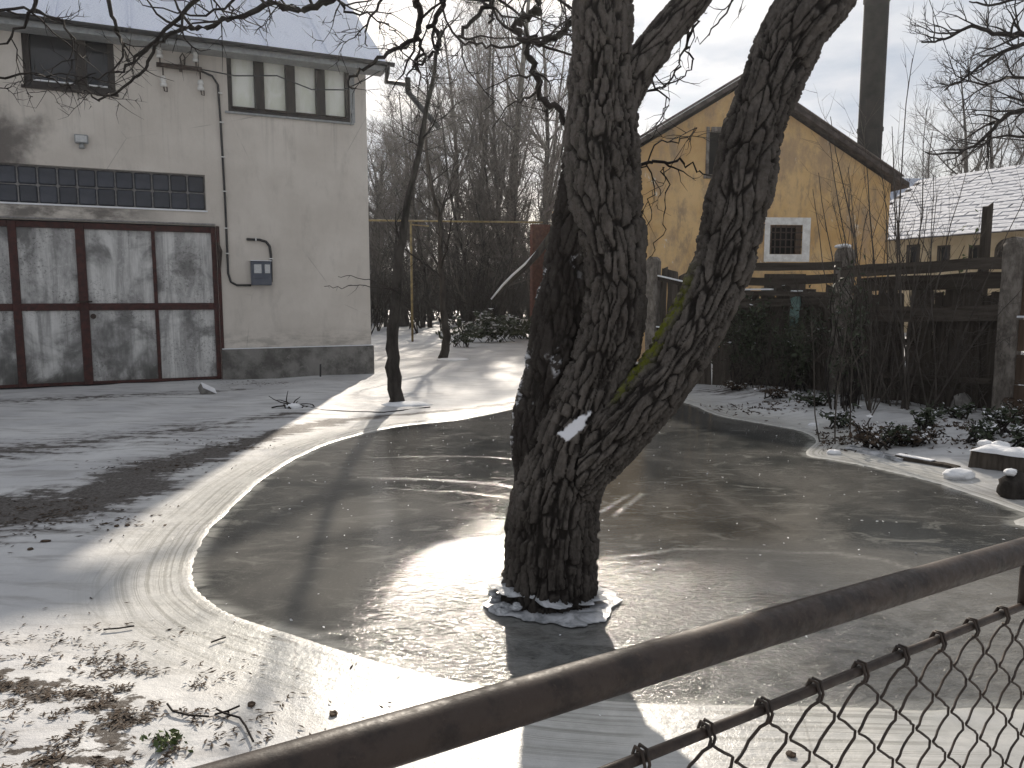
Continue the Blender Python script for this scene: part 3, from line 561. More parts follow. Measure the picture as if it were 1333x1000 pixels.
# ---------------------------------------------------------------- yellow house
YA = R(5); yo = P(970, 107, 17.9)
yh = thing('yellow_house', 'yellow ochre gabled house with a barred window behind the fence', 'house', (yo[0], yo[1], 0), YA)
YZ = yo[2]; W1 = 3.56; slp = .60; ez = YZ - slp * W1
def yl(u, v):     # a point of the yellow front seen along a ray
    D = np.array([math.cos(YA), math.sin(YA)]); n = np.array([-D[1], D[0]]); r = ray(u, v); tt = (yo[:2] @ n) / (r[:2] @ n); q = np.array([0, 0, CAMH]) + r * tt; return (q[:2] - yo[:2]) @ D, q[2]
a, b = yl(922, 170), yl(975, 228); c_, d_ = yl(1003, 293), yl(1043, 331); e_, f_ = yl(996, 283), yl(1053, 341)
ops = [(a[0], b[0] - .12, b[1], a[1]), (c_[0], d_[0], d_[1], c_[1])]
WL = 2.95
mb = wall_mesh(-WL, W1, lambda x: YZ - slp * abs(x) - .05, ops)
for s_ in (-WL, W1): zz_ = YZ - slp * abs(s_); mb.add([(s_, 0, 0), (s_, 10, 0), (s_, 10, zz_ - .05), (s_, 0, zz_ - .05)], [(0, 1, 2, 3) if s_ > 0 else (3, 2, 1, 0)])
mb.add([(W1, 10, 0), (-WL, 10, 0), (-WL, 10, YZ - slp * WL - .05), (0, 10, YZ - .05), (W1, 10, ez - .05)], [(0, 1, 2, 3, 4)]); mb.build('wall', M_yellow, yh)
MB().box(ops[0][0], ops[0][1], .18, .19, ops[0][2], ops[0][3]).build('window_pane', M_dim, yh)
A_, B_, C1, D1 = ops[0]; fr = MB().bbox(A_ - .04, A_ + .03, -.03, .05, C1, D1 + .08).bbox(B_ - .07, B_ + .04, -.03, .05, C1, D1 + .08).bbox(A_ + .07, B_ - .07, -.03, .05, D1 - .03, D1 + .08); fr.build('window_frame', M_conc, yh)
MB().bbox(A_ - .08, B_ + .08, -.06, .02, C1 - .09, C1 - .005).build('window_sill', M_conc, yh)
A_, B_, C1, D1 = ops[1]
sr = MB().bbox(e_[0], A_ - .005, -.02, .0, f_[1], e_[1]).bbox(B_ + .005, f_[0], -.02, .0, f_[1], e_[1]).bbox(A_ - .005, B_ + .005, -.02, .0, D1 + .005, e_[1]).bbox(A_ - .005, B_ + .005, -.02, 0, f_[1], C1 - .005); sr.build('window_surround', M_lime, yh, label='rough whitewashed surround of the barred window')
MB().box(A_, B_, .19, .2, C1, D1).build('window_pane', M_dim, yh)
MB().bbox(A_, A_ + .05, .02, .08, C1, D1).bbox(B_ - .14, B_, .02, .08, C1, D1).bbox(A_ + .05, B_ - .14, .02, .08, D1 - .05, D1).build('window_frame', M_plank, yh)
for k in range(1, 5): xx = A_ + (B_ - A_ - .12) * k / 5; MB().box(xx - .013, xx + .013, -.0, .018, C1, D1).build('bar', M_rust, yh)
for k in range(1, 4): zz = C1 + (D1 - C1) * k / 4; MB().box(A_, B_, -.013, -.002, zz - .013, zz + .013).build('bar', M_rust, yh)
MB().bbox(A_ - .1, B_ + .12, .0 - .05, .0, f_[1] - .75, f_[1] - .28).build('vent', M_board, yh, label='dark boarded vent under the barred window')
rf = MB()
for sg in (-1, 1):
    We = (W1 if sg > 0 else WL) + .32; V = [(0, -.22, YZ + .03), (sg * We, -.22, YZ - We * slp + .03), (sg * We, 10.2, YZ - We * slp + .03), (0, 10.2, YZ + .03)]; V += [(x, y, z + .11) for x, y, z in V]
    rf.add(V, [(0, 1, 2, 3), (4, 7, 6, 5), (0, 4, 5, 1), (1, 5, 6, 2), (2, 6, 7, 3)] if sg > 0 else [(3, 2, 1, 0), (5, 6, 7, 4), (1, 5, 4, 0), (2, 6, 5, 1), (3, 7, 6, 2)])
roof = rf.build('roof', M_tile, yh)
vt = MB().bbox(0, .36, -.05, .12, 0, .05, .02).mesh('verge_tile', M_tile); sla = math.atan(slp); nT = int((W1 + .32) / math.cos(sla) / .33)
for sg in (-1, 1):
    for k in range(nT if sg > 0 else int((WL + .32) / math.cos(sla) / .33)):
        s0 = k * .33; o = link('verge_tile', vt, roof, (sg * s0 * math.cos(sla), -.22, YZ + .15 - s0 * math.sin(sla)), (0, sla if sg > 0 else math.pi - sla, 0))
        if sg < 0: o.scale = (1, 1, -1)
# steel chimney
cb_ = P(1131, 205, 27.5); ch = thing('steel_chimney', 'tall dark steel chimney pipe rising behind the yellow house', 'chimney', (cb_[0], 27.5, 0), 0)
MB().tube([(0, 0, 0), (0, 0, 8), (.0, 0, 16), (0, 0, 22)], .40, 24).build('pipe', M_steel, ch, True)
for z in (7.2, 11.5, 15.8): MB().tube([(0, 0, z), (0, 0, z + .12)], .43, 24).build('flange', M_steel, ch)
for k, (sx, sy, z) in enumerate(((7, 3, 15.8), (-5, 6, 15.8))): MB().tube([(0, 0, z), (sx, sy, 4)], .012, 4).build('guy_wire', M_steel, ch)

# ---------------------------------------------------------------- low building with the snowy tiled roof
e1, e2 = P(1155, 305, 30.6), P(1333, 290, 25.8); dv = (e2 - e1)[:2]; dv = dv / np.linalg.norm(dv); LA = math.atan2(dv[1], dv[0])
e0 = e1[:2] - dv * 2.0
lb = thing('low_building', 'low cream building with snow dusted tile roof and arched window', 'building', (e0[0], e0[1], 0), LA)
LL = 12.; LE = 3.93
def ll(u, v):
    n = np.array([-dv[1], dv[0]]); r = ray(u, v); tt = (e0 @ n) / (r[:2] @ n); q = np.array([0, 0, CAMH]) + r * tt; return (q[:2] - e0) @ dv, q[2]
ops = []
for u0, u1, v0, v1 in ((1181, 1197, 318, 342), (1221, 1236, 319, 343), (1262, 1275, 319, 343)):
    a, b = ll(u0, v1), ll(u1, v0); ops.append((a[0], b[0], min(a[1], b[1]) , max(a[1], b[1])))
aw0, aw1 = ll(1297, 345), ll(1326, 312)
mb = wall_mesh(0, LL, lambda x: LE, ops, .2); mb.add([(0, 0, 0), (0, 9, 0), (0, 9, LE), (0, 4.5, LE + 2.6), (0, 0, LE)], [(4, 3, 2, 1, 0)]).add([(LL, 0, 0), (LL, 9, 0), (LL, 9, LE), (LL, 4.5, LE + 2.6), (LL, 0, LE)], [(0, 1, 2, 3, 4)]); mb.build('wall', M_cream, lb)
for a, b, z0, z1 in ops: wfm = MB().bbox(a - .05, a + .05, -.02, .06, z0, z1).bbox(b - .05, b + .05, -.02, .06, z0, z1).bbox(a + .05, b - .05, -.02, .06, z1 - .06, z1).build('window', M_board, lb); MB().box(a, b, .15, .16, z0, z1).build('pane', M_glassdark, wfm)
cx_ = (aw0[0] + aw1[0]) / 2; rr_ = (aw1[0] - aw0[0]) / 2; zc = aw1[1] - rr_
am = MB(); ang = np.linspace(0, math.pi, 13); pts = [(cx_ + rr_, aw0[1])] + [(cx_ + rr_ * math.cos(a), zc + rr_ * math.sin(a)) for a in ang] + [(cx_ - rr_, aw0[1])]
am.add([(x, -.012, z) for x, z in pts], [tuple(range(len(pts)))]); fr = am.build('arched_window', M_glassdark, lb)
am = MB().tube([(x, -.03, z) for x, z in pts], .07, 6).box(cx_ - .04, cx_ + .04, -.04, -.013, aw0[1], zc + rr_); am.build('frame', M_board, fr)
sl2 = math.atan2(2.6, 4.5); RL = math.hypot(5.0, 5.0 * 2.6 / 4.5)
rb = MB(); rb.add([(-.3, -.5, LE - .29), (LL + .3, -.5, LE - .29), (LL + .3, 4.5, LE + 2.6), (-.3, 4.5, LE + 2.6), (LL + .3, 9.5, LE - .29), (-.3, 9.5, LE - .29)], [(0, 1, 2, 3), (3, 2, 4, 5)]); roof = rb.build('roof', M_tile, lb)
t = NT('snowy_tiles'); n = t.noise(3, t.map((1, 1, 1)), 6, .7); c = t.mix(t.ramp(n, .33, .6), (.34, .35, .39), (.60, .61, .65)); c = t.mix(t.math('MULTIPLY', t.rnd(), .25), c, (.35, .36, .40)); M_stile = t.out(c, .7, .2)
nrow = 19; rh = RL / nrow; tm = MB().bbox(.005, .585, 0, rh + .05, 0, .035, .008).mesh('roof_tile', M_stile)
cnt = 0
for r in range(nrow):
    for k in range(int((LL + .6) / .9)):
        if cnt >= 300: break
        s0 = r * rh; o = link('roof_tile', tm, roof, (-.3 + k * .9 + (r % 2) * .4 + random.uniform(-.02, .02), -.5 + s0 * math.cos(sl2), LE - .27 + s0 * math.sin(sl2) + .012), (sl2 - .06 + random.uniform(-.012, .012), random.uniform(-.02, .02), 0), (1.5, 1, 1)); cnt += 1
# blue-roofed shed behind
bs = thing('blue_roof_shed', 'far shed with bluish snowy sheet roof right of the yellow house', 'shed', (18.6, 42, 0), R(4))
MB().box(0, 9, 0, 5, 0, 6.6).build('wall', M_cream, bs); MB().add([(-.4, -.5, 6.5), (9.5, -.5, 6.5), (9.5, 4.5, 8.5), (-.4, 4.5, 8.5), (-.4, -.5, 6.4), (9.5, -.5, 6.4), (9.5, 4.5, 8.35), (-.4, 4.5, 8.35)], [(0, 1, 2, 3), (4, 5, 1, 0), (0, 3, 7, 4), (1, 5, 6, 2), (3, 2, 6, 7)]).build('roof', M_blue, bs)

# ---------------------------------------------------------------- back fence: concrete posts, boards, ruined rails
def post(x, y, h, label, rz, tops='round', w_=.23, dd=.19):
    n = 7; prof = [(-w_ / 2, 0), (w_ / 2, 0)] + [(w_ / 2 * math.cos(a), h - w_ / 2 + w_ / 2 * math.sin(a) * .9) for a in np.linspace(0, math.pi, n)]
    # subdivide and roughen
    zs = np.linspace(-.1, h - w_ / 2, 14); V = []; F = []
    ring = []
    for z in zs: ring.append((z, w_ / 2, dd / 2))
    for a in np.linspace(.25, 1.5, 6): ring.append((h - w_ / 2 + w_ / 2 * math.sin(a), w_ / 2 * math.cos(a) + .004, dd / 2 * (1 - .12 * math.sin(a))))
    k = 12; se = [(math.copysign(abs(math.cos(t_)) ** .35, math.cos(t_)), math.copysign(abs(math.sin(t_)) ** .35, math.sin(t_))) for t_ in np.linspace(0, 2 * math.pi, k, endpoint=False) + .26]
    for z, a, b in ring:
        for q in se: V.append((q[0] * a + random.gauss(0, .004), q[1] * b + random.gauss(0, .004), z))
    for i in range(len(ring) - 1):
        for j in range(k): F.append((i * k + j, i * k + (j + 1) % k, (i + 1) * k + (j + 1) % k, (i + 1) * k + j))
    F.append(tuple((len(ring) - 1) * k + j for j in range(k)))
    o = link('fence_post', mesh_np('fence_post', V, F, M_conc), None, (x, y, 0), (random.uniform(-.015, .015), random.uniform(-.015, .015), rz)); tag(o, label, 'fence post', 'concrete posts of the old back fence'); return o
F1 = G(1305, 552)[:2]; F2_ = G(1088, 522)[:2]; F3 = G(849, 500)[:2]; F4 = F1 + (F1 - F2_) / np.linalg.norm(F1 - F2_) * 2.6
fa = lambda p, q: math.atan2(q[1] - p[1], q[0] - p[0])
post(*F1, 2.24, 'tall round topped concrete fence post nearest the right edge', fa(F2_, F1))
post(*F2_, 2.25, 'middle concrete fence post with snow on its broken top behind saplings', fa(F2_, F1), w_=.26)
post(*F3, 2.22, 'far concrete fence post beside the main tree trunk', fa(F3, F2_))
snc = lump('snow_lump', M_snow, (.12, .1, .035), 5); snc.location = (F2_[0], F2_[1], 2.26); tag(snc, 'small cap of snow on the middle fence post', 'snow')
def board(name, L, wd, th, mat, parent, loc, rot, seed):
    rg = np.random.default_rng(seed); n = 5; V = []; F = []
    for i in range(n + 1):
        z = L * i / n; a = wd / 2 * (1 + rg.normal(0, .04)); bow = rg.normal(0, .006)
        for sx, sy in ((-1, -1), (1, -1), (1, 1), (-1, 1)): V.append((sx * a + bow, sy * th / 2 + bow, z + (rg.normal(0, .025) if i == n else 0)))
    for i in range(n):
        for j in range(4): F.append((i * 4 + j, i * 4 + (j + 1) % 4, (i + 1) * 4 + (j + 1) % 4, (i + 1) * 4 + j))
    F += [(3, 2, 1, 0), tuple(n * 4 + j for j in range(4))]
    return link(name, mesh_np(name, V, F, mat), parent, loc, rot)
def fence_section(p, q, label, boards, rails, mat=M_board):
    a = fa(p, q); f = thing('board_fence', label, 'fence', (p[0], p[1], 0), a, 'sections of the old back fence')
    for i, (x, wd, z0, z1, tilt, y) in enumerate(boards): board('board', z1 - z0, wd, .022, mat, f, (x, y, z0), (random.gauss(0, .015), tilt, random.gauss(0, .04)), i + int(p[0] * 10))
    for i, (x0, x1, z0, z1, ht, y) in enumerate(rails):
        L = math.hypot(x1 - x0, z1 - z0); th = math.atan2(z1 - z0, x1 - x0); board('rail', L, ht, .035, mat, f, (x0, y, z0), (0, math.pi / 2 - th, 0), 77 + i)
    return f
LA1 = float(np.linalg.norm(F1 - F2_)); bds = []; x = .16
while x < LA1 - .12:
    wd = random.uniform(.09, .16); g = .004 if not (.80 * LA1 < x < .85 * LA1) else .05
    top = random.uniform(1.55, 1.72) if x < LA1 * .6 else random.uniform(1.6, 1.85)
    bds.append((x + wd / 2, wd, .06 + random.uniform(-.03, .08), top, random.gauss(0, .025), .02 + random.uniform(-.01, .02))); x += wd + g
for k in range(12):
    if .80 * LA1 < .2 + k * .185 < .86 * LA1: continue
    bds.append((.2 + k * .185, .15, .0, random.uniform(1.5, 1.72), random.gauss(0, .02), .065))
s12 = fence_section(F2_, F1, 'dark ruined board fence between the middle and right concrete posts', bds,
              [(.05, LA1 - .05, 1.88, 1.95, .15, -.08), (.3, LA1 - .05, 1.70, 1.74, .19, -.05), (.05, LA1 - .1, 1.30, 1.36, .16, -.06), (.2, LA1 * .95, 1.22, 1.28, .07, -.10), (.1, 1.2, 1.02, .93, .08, -.05), (.6, 2.2, .45, .50, .07, -.04)])
LB1 = float(np.linalg.norm(F2_ - F3)); bds = []; x = .14
while x < LB1 - .15:
    wd = random.uniform(.09, .13)
    top = 2.02 - x * .2 if x < 1.5 else random.uniform(1.55, 1.7)
    bds.append((x + wd / 2, wd, .06, top + random.uniform(-.03, .02), random.gauss(0, .015), .03 + random.uniform(-.01, .01))); x += wd + .015
for k in range(9): bds.append((1.55 + k * .17, .14, .0, random.uniform(1.5, 1.68), random.gauss(0, .02), .07))
s23 = fence_section(F3, F2_, 'grey board fence with a snowy slanting rail between far and middle posts', bds,
              [(.05, 1.5, 1.86, 1.55, .07, -.04), (.05, 1.5, .98, .86, .07, -.04), (1.5, LB1 + .1, 2.0, 1.98, .12, -.07), (1.4, LB1, 1.76, 1.80, .13, -.05), (1.5, LB1, 1.60, 1.57, .07, -.10), (1.6, LB1, 1.42, 1.47, .12, -.03)])
MB().bbox(0, .92, -.03, .03, 0, .022).build('rail_snow', M_snow, s23, loc=(.1, -.055, 1.885), rot=(0, math.atan2(.31, 1.45), 0))
MB().bbox(0, .5, -.03, .03, 0, .022).build('rail_snow', M_snow, s23, loc=(.1, -.055, 1.005), rot=(0, math.atan2(.12, 1.45), 0))
MB().bbox(1.7, 2.2, -.14, -.06, 1.635, 1.66).bbox(2.5, 2.66, -.14, -.06, 1.61, 1.63).build('rail_snow', M_snow, s23)
board('board', .55, .14, .02, M_teal, s23, (2.55, -.09, .98), (0, .03, 0), 5)['label'] = 'pale teal board nailed on the dark fence'
fence_section(F1, F4, 'brown plank fence right of the tall concrete post', [], [(.1, 2.5, z, z + .01, .36, -.02) for z in (.30, .68, 1.08, 1.50, 1.78)], M_plank)
MB().bbox(.1, 2.5, -.09, -.045, 1.29, 1.315).build('rail_snow', M_snow, bpy.data.objects['board_fence.002'])
o = board('wooden_stake', 2.7, .09, .09, M_board, None, (*P(1277, 400, 10.2)[:2], 0), (0, 0, .2), 9); tag(o, 'thin wooden stake standing taller than the fence left of the right post', 'stake')
# stone slab leaning at its foot
lf = G(1250, 548); st_ = lump('stone', M_stone, (.13, .07, .2), 3, .35, freq=1.5); st_.location = (lf[0], lf[1], .16); tag(st_, 'pale lump of stone leaning at the foot of the board fence', 'stone')

# ---------------------------------------------------------------- gas pipe on a pole, brick wall
pb = G(537, 445); gp = thing('gas_pipe', 'yellow overhead gas pipe on a slim yellow post behind the house', 'gas pipe', (pb[0], pb[1], 0), 0)
MB().tube([(0, 0, 0), (0, 0, 4.0)], .038, 10).build('post', M_yellowpipe, gp, True)
MB().tube([(-6, -.5, 4.05), (0, -.02, 4.02), (4.4, .3, 4.0)], .03, 8).build('pipe', M_yellowpipe, gp, True)
MB().tube([(0, 0, 3.9), (.6, .0, 3.85)], .02, 6).build('bracket', M_yellowpipe, gp)
bw = thing('brick_wall', 'red brick wall seen left of the main tree trunk', 'wall', (*P(693, 400, 28)[:2], 0), R(20))
MB().box(0, 3.2, 0, .25, 0, 4.1).build('wall_core', M_brick, bw); bk = MB(); z = .02; r = 0
while z < 4.0:
    x = 0 if r % 2 else .13
    while x < 3.0: bk.box(x + .006, x + .254, -.012, -.001, z, z + .068); x += .26
    z += .08; r += 1
bk.build('brickwork', M_brick, bw, kind='stuff')

# ---------------------------------------------------------------- the big twin-stemmed tree
TY = 3.8
def pth(pts, dy=0.): return [(P(u, v, TY + yy + dy), pxm(r, u, v, TY + yy)) for u, v, r, yy in pts]
stems = dict(
 A=pth([(716, 850, 68, 0), (714, 790, 59, 0), (716, 740, 57, 0), (719, 690, 55, 0), (726, 640, 53, 0), (740, 590, 52, .0), (757, 540, 47, .0), (780, 480, 40, .0), (797, 420, 40, 0), (801, 365, 40, 0), (794, 310, 43, .0), (785, 250, 45, 0), (783, 190, 46, 0), (783, 120, 42, 0), (783, 50, 37, 0), (784, -20, 36, 0), (790, -110, 34, .05), (800, -220, 32, .1), (815, -350, 30, .2), (820, -520, 26, .3), (835, -700, 20, .5)]),
 B=pth([(712, 790, 54, .05), (708, 700, 46, .05), (708, 630, 38, .06), (705, 560, 36, .08), (718, 500, 36, .1), (731, 430, 36, .1), (742, 360, 36, .1), (756, 290, 36, .08), (768, 220, 34, .05)]),
 C=pth([(715, 690, 34, -.02), (736, 640, 37, -.04), (766, 597, 40, -.06), (800, 561, 40, -.08), (836, 524, 39, -.1), (870, 484, 37, -.1), (900, 432, 37, -.1), (930, 370, 36, -.1), (950, 305, 37, -.1), (965, 240, 38, -.1), (982, 170, 37, -.1), (1004, 105, 38, -.1), (1034, 45, 40, -.1), (1072, -5, 37, -.1), (1118, -60, 30, -.12), (1190, -150, 27, -.2), (1240, -280, 22, -.3), (1300, -420, 16, -.3)]),
 D=pth([(795, 160, 24, .0), (822, 105, 23, .0), (852, 62, 21, .0), (880, 25, 20, .0), (908, -5, 18, 0), (950, -60, 15, .1), (1010, -150, 12, .2), (1060, -260, 8, .3)]),
 E=pth([(785, -60, 22, .1), (755, -130, 20, .3), (720, -190, 18, .6), (650, -260, 16, 1.0), (560, -280, 14, 1.6), (470, -250, 11, 2.0), (400, -180, 9, 2.3)]))
tmp = MB()
for k, p in stems.items():
    # catmull resample
    pts = np.array([np.r_[a, b] for a, b in p]); out = []
    for i in range(len(pts) - 1):
        p0, p1, p2, p3 = pts[max(i - 1, 0)], pts[i], pts[i + 1], pts[min(i + 2, len(pts) - 1)]
        for s_ in (0, .25, .5, .75): out.append(.5 * (2 * p1 + (p2 - p0) * s_ + (2 * p0 - 5 * p1 + 4 * p2 - p3) * s_ ** 2 + (3 * p1 - p0 - 3 * p2 + p3) * s_ ** 3))
    out.append(pts[-1]); stems[k] = np.array(out)
    tmp.tube([tuple(q[:3]) for q in out], [q[3] for q in out], 28)
to = tmp.build('tmp', M_bark); md_ = to.modifiers.new('r', 'REMESH'); md_.mode = 'VOXEL'; md_.voxel_size = .0058
dg = bpy.context.evaluated_depsgraph_get(); em = to.evaluated_get(dg).to_mesh()
V = np.empty(len(em.vertices) * 3); em.vertices.foreach_get('co', V); V = V.reshape(-1, 3)
N = np.empty(len(em.vertices) * 3); em.vertices.foreach_get('normal', N); N = N.reshape(-1, 3)
Fq = np.empty(len(em.loops), np.int32); em.loops.foreach_get('vertex_index', Fq); tot = np.empty(len(em.polygons), np.int32); em.polygons.foreach_get('loop_total', tot)
assert (tot == 4).all(); Fq = Fq.reshape(-1, 4); bpy.data.objects.remove(to)
def smoothv(A, it):
    E = np.concatenate([Fq[:, [0, 1]], Fq[:, [1, 2]], Fq[:, [2, 3]], Fq[:, [3, 0]]])
    for _ in range(it):
        s = np.zeros_like(A); c = np.zeros(len(A)); np.add.at(s, E[:, 0], A[E[:, 1]]); np.add.at(c, E[:, 0], 1); A = .5 * A + .5 * s / c[:, None]
    return A
V = smoothv(V, 3)
best = np.full(len(V), 1e9); q3 = np.zeros((len(V), 3)); sid = np.zeros(len(V), int); rl = np.zeros(len(V))
for si, (k, pt) in enumerate(stems.items()):
    arc = 0.
    for a, b in zip(pt[:-1], pt[1:]):
        e = b[:3] - a[:3]; L = np.linalg.norm(e); tt = np.clip(((V - a[:3]) @ e) / L ** 2, 0, 1); r = a[3] * (1 - tt) + b[3] * tt
        off = V - a[:3] - tt[:, None] * e; d = np.linalg.norm(off, axis=1) - r; m = d < best
        tn = e / L; e1_ = np.array([0, 1, 0]) - tn[1] * tn; e1_ /= np.linalg.norm(e1_); e2_ = np.cross(tn, e1_)
        q = np.stack([(off @ e1_) / r, (off @ e2_) / r, (arc + tt * L) + si * 17.3], 1)
        best[m] = d[m]; q3[m] = q[m]; sid[m] = si; rl[m] = r[m]; arc += L
ang = np.arctan2(q3[:, 1], q3[:, 0]); R0 = np.clip(rl, .06, .19)
Q = np.stack([q3[:, 0] * R0, q3[:, 1] * R0, q3[:, 2]], 1)
wv = np.stack([fbm(Q * np.array([9, 9, 5]) + 3, 3, 1) - .5, fbm(Q * np.array([9, 9, 5]) + 9, 3, 2) - .5, fbm(Q * 6 + 20, 3, 3) - .5], 1)
Qw = Q + wv * np.array([.07, .07, .10])
f1, f2, idv = worley(Qw * np.array([24, 24, 4.6])); g1, g2, id2 = worley(Qw * np.array([60, 60, 24]) + 30, 7)
rid = np.abs(fbm(Qw * np.array([19, 19, 2.6]) + 50, 4, 5) - .5) * 2     # long furrows
plate = sst(.01, .16, f2 - f1) * (.66 + .34 * sst(.02, .2, g2 - g1)); furrow = sst(.0, .13, rid)
hgt = plate * .45 + furrow * .55 * (.5 + .5 * plate); amp = np.clip(rl * .20, .004, .030)
dsp = (hgt - .62) * amp * 1.25 + (fbm(Q * np.array([80, 80, 30]), 4, 9) - .5) * amp * .7 + (fbm(Q * 5 + 7, 3, 4) - .5) * .05 * np.clip(rl / .15, 0, 1)

crack = 1 - sst(.30, .74, hgt); stemB = (sid == 1)
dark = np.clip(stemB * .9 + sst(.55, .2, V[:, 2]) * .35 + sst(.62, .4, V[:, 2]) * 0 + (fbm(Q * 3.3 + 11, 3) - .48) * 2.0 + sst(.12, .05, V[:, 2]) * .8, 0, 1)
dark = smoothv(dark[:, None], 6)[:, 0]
nsn = fbm(V * np.array([9, 9, 5]) + 4, 4, 8); nsf = fbm(V * 40, 3, 12)
snw = stemB * sst(.50, .60, nsn) * sst(.50, .60, nsf) * (V[:, 2] > .55) * (V[:, 2] < 1.75) * sst(.1, -.4, N[:, 0] * .6 - N[:, 2] + .0 + N[:, 1] * .3)
fk = P(752, 558, TY - .25); fd = (V - fk) @ np.array([[.75, 0, -.66], [0, 1, 0], [.66, 0, .75]]); fkd = np.sqrt((fd[:, 0] / .085) ** 2 + (fd[:, 1] / .3) ** 2 + (fd[:, 2] / .026) ** 2) + (fbm(V * 19 + 8, 4, 15) - .5) * 2.6
fork_snow = sst(1.0, .8, fkd) * (N[:, 1] < .3); snw = np.clip(snw * .8 * sst(.42, .56, fbm(V * 95, 2, 31)) + fork_snow, 0, 1)
moss = (sid == 2) * sst(-.72, -.95, N[:, 0] * .8 - N[:, 2] * .6) * sst(.95, 1.15, V[:, 2]) * sst(1.75, 1.5, V[:, 2]); hgt = np.where(fork_snow > .5, 1.0, hgt)
V2 = V + N * (dsp * (1 - fork_snow) + fork_snow * .012)[:, None]
big = thing('walnut_tree', 'big old bare tree with twisted furrowed trunk rising from the ice', 'tree', (stems['A'][0][0], stems['A'][0][1], 0), 0)
org = np.array([stems['A'][0][0], stems['A'][0][1], 0])
fs = sid[Fq].min(1); fsm = np.where((sid[Fq] >= 2).any(1), sid[Fq].max(1), 0)
for nm, sel in (('trunk', fsm == 0), ('limb', fsm == 2), ('branch', fsm == 3), ('branch', fsm == 4)):
    if not sel.any(): continue
    ff = Fq[sel]; us, inv = np.unique(ff, return_inverse=True)
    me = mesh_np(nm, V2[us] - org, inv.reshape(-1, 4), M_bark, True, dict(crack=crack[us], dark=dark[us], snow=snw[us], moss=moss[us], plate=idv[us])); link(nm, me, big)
def fit(pts, y, rpx, sub=5, wob=.012, rg=rng, ys_=None):
    """hand-traced crooked branch through points at their own distances"""
    Q = np.array([P(u, v, (ys_[i] if ys_ is not None else y)) for i, (u, v) in enumerate(pts)]); out = []
    for i in range(len(Q) - 1):
        p0, p1, p2, p3 = Q[max(i - 1, 0)], Q[i], Q[i + 1], Q[min(i + 2, len(Q) - 1)]
        for k in range(sub): s_ = k / sub; out.append(.5 * (2 * p1 + (p2 - p0) * s_ + (2 * p0 - 5 * p1 + 4 * p2 - p3) * s_ ** 2 + (3 * p1 - p0 - 3 * p2 + p3) * s_ ** 3) + rg.normal(0, wob, 3))
    out.append(Q[-1]); n = len(out); r0, r1 = rpx
    return out, [ (r0 * (1 - i / (n - 1)) + r1 * i / (n - 1)) / 1000 * y for i in range(n)]
curly = [dict(n=3.2, per_m=1, t0=.08, L=(.35, 1.0), r=.011, ang=50, wob=.30, up=.02, seg=7, taper=.4, sides=4, rmin=.005),
         dict(n=3.5, t0=.15, L=(.15, .45), r=.006, ang=48, wob=.26, up=.03, seg=4, sides=3, rmin=.0035), dict(n=2, t0=.2, L=(.06, .2), r=.0035, ang=50, wob=.2, up=.03, seg=2, sides=3, rmin=.003)]
def crown(name, paths, y, parent, org, cfg=curly, mat=M_twigd, seed=3):
    rg = np.random.default_rng(seed)
    for pts, rpx in paths:
        tw = Twigs(); a, r = fit(pts, y, (rpx[0] * .66, rpx[1] * .8), rg=rg); tw.add([q - org for q in a], r, 7); sprout(tw, [q - org for q in a], r, 0, cfg, rg)
        link(name, tw.mesh(name, mat), parent)
left = [([(-40 + 520, -120), (470, -40), (424, 0), (390, 13), (352, 5), (311, 22), (262, 36), (240, 38), (210, 49), (195, 75), (169, 109), (131, 131), (110, 118)], (7.5, 1.2)),
        ([(330, -90), (290, -40), (255, 0), (225, 30), (180, 75), (161, 90), (120, 100)], (6, 1.2)),
        ([(150, -60), (142, 0), (150, 34), (161, 64), (140, 100)], (5, 1)), ([(60, -60), (45, 0), (20, 40), (-10, 70)], (5, 1)),
        ([(-60, 110), (-20, 104), (40, 96), (90, 108), (125, 95)], (3, .8)),
        ([(560, -60), (541, 0), (546, 11), (545, 31), (539, 50), (504, 67), (482, 84), (453, 105)], (8, 2)), ([(580, -40), (574, 8), (563, 34), (572, 45), (569, 62), (558, 73), (537, 88)], (6, 2)),
        ([(543, 48), (548, 67), (538, 87), (527, 101)], (4, 1)), ([(490, -60), (500, -10), (480, 30), (478, 60)], (4, 1)), ([(430, -30), (445, 10), (480, 20), (515, 40)], (3, 1)), ([(200, -60), (300, -20), (390, -5), (420, -30)], (4, 3)),
        ([(340, -50), (300, 5), (250, 20), (205, 10)], (3, 1)), ([(-30, 20), (30, 12), (80, 30), (100, 60), (92, 90)], (3, 1))]
crown('branch', left, 5.6, big, org, seed=4)
mid_ = [([(706, -60), (702, -10), (700, 12), (684, 25), (670, 36), (684, 50), (717, 52), (742, 27), (765, 10)], (9, 4)), ([(684, 50), (695, 92), (708, 130), (730, 148), (745, 170)], (7, 5)),
        ([(574, 8), (597, 50), (633, 60), (672, 56), (700, 48)], (2.2, 2.2)), ([(640, -40), (640, 2), (610, 30), (600, 50), (620, 60)], (6, 1.5)), ([(600, -50), (605, -5), (640, 8), (636, 30)], (5, 2))]
crown('branch', mid_, 5.0, big, org, seed=9)
top_ = [([(915, -20), (905, 30), (895, 60), (898, 85), (880, 110)], (3.5, .8)), ([(900, 0), (892, 70), (870, 105), (845, 118), (838, 100)], (2.5, .8)), ([(990, -60), (960, -10), (930, 40), (905, 55)], (2.5, .7)),
        ([(822, 222), (850, 212), (880, 210), (905, 222), (935, 235)], (4, .8)), ([(836, 70), (850, 110), (870, 130), (855, 170)], (2.5, .7)), ([(862, 212), (868, 250), (866, 300), (845, 335)], (1.6, .6)), ([(842, 215), (848, 260), (838, 300)], (1.6, .6)), ([(825, 225), (860, 190), (895, 185), (905, 165)], (1.8, .6))]
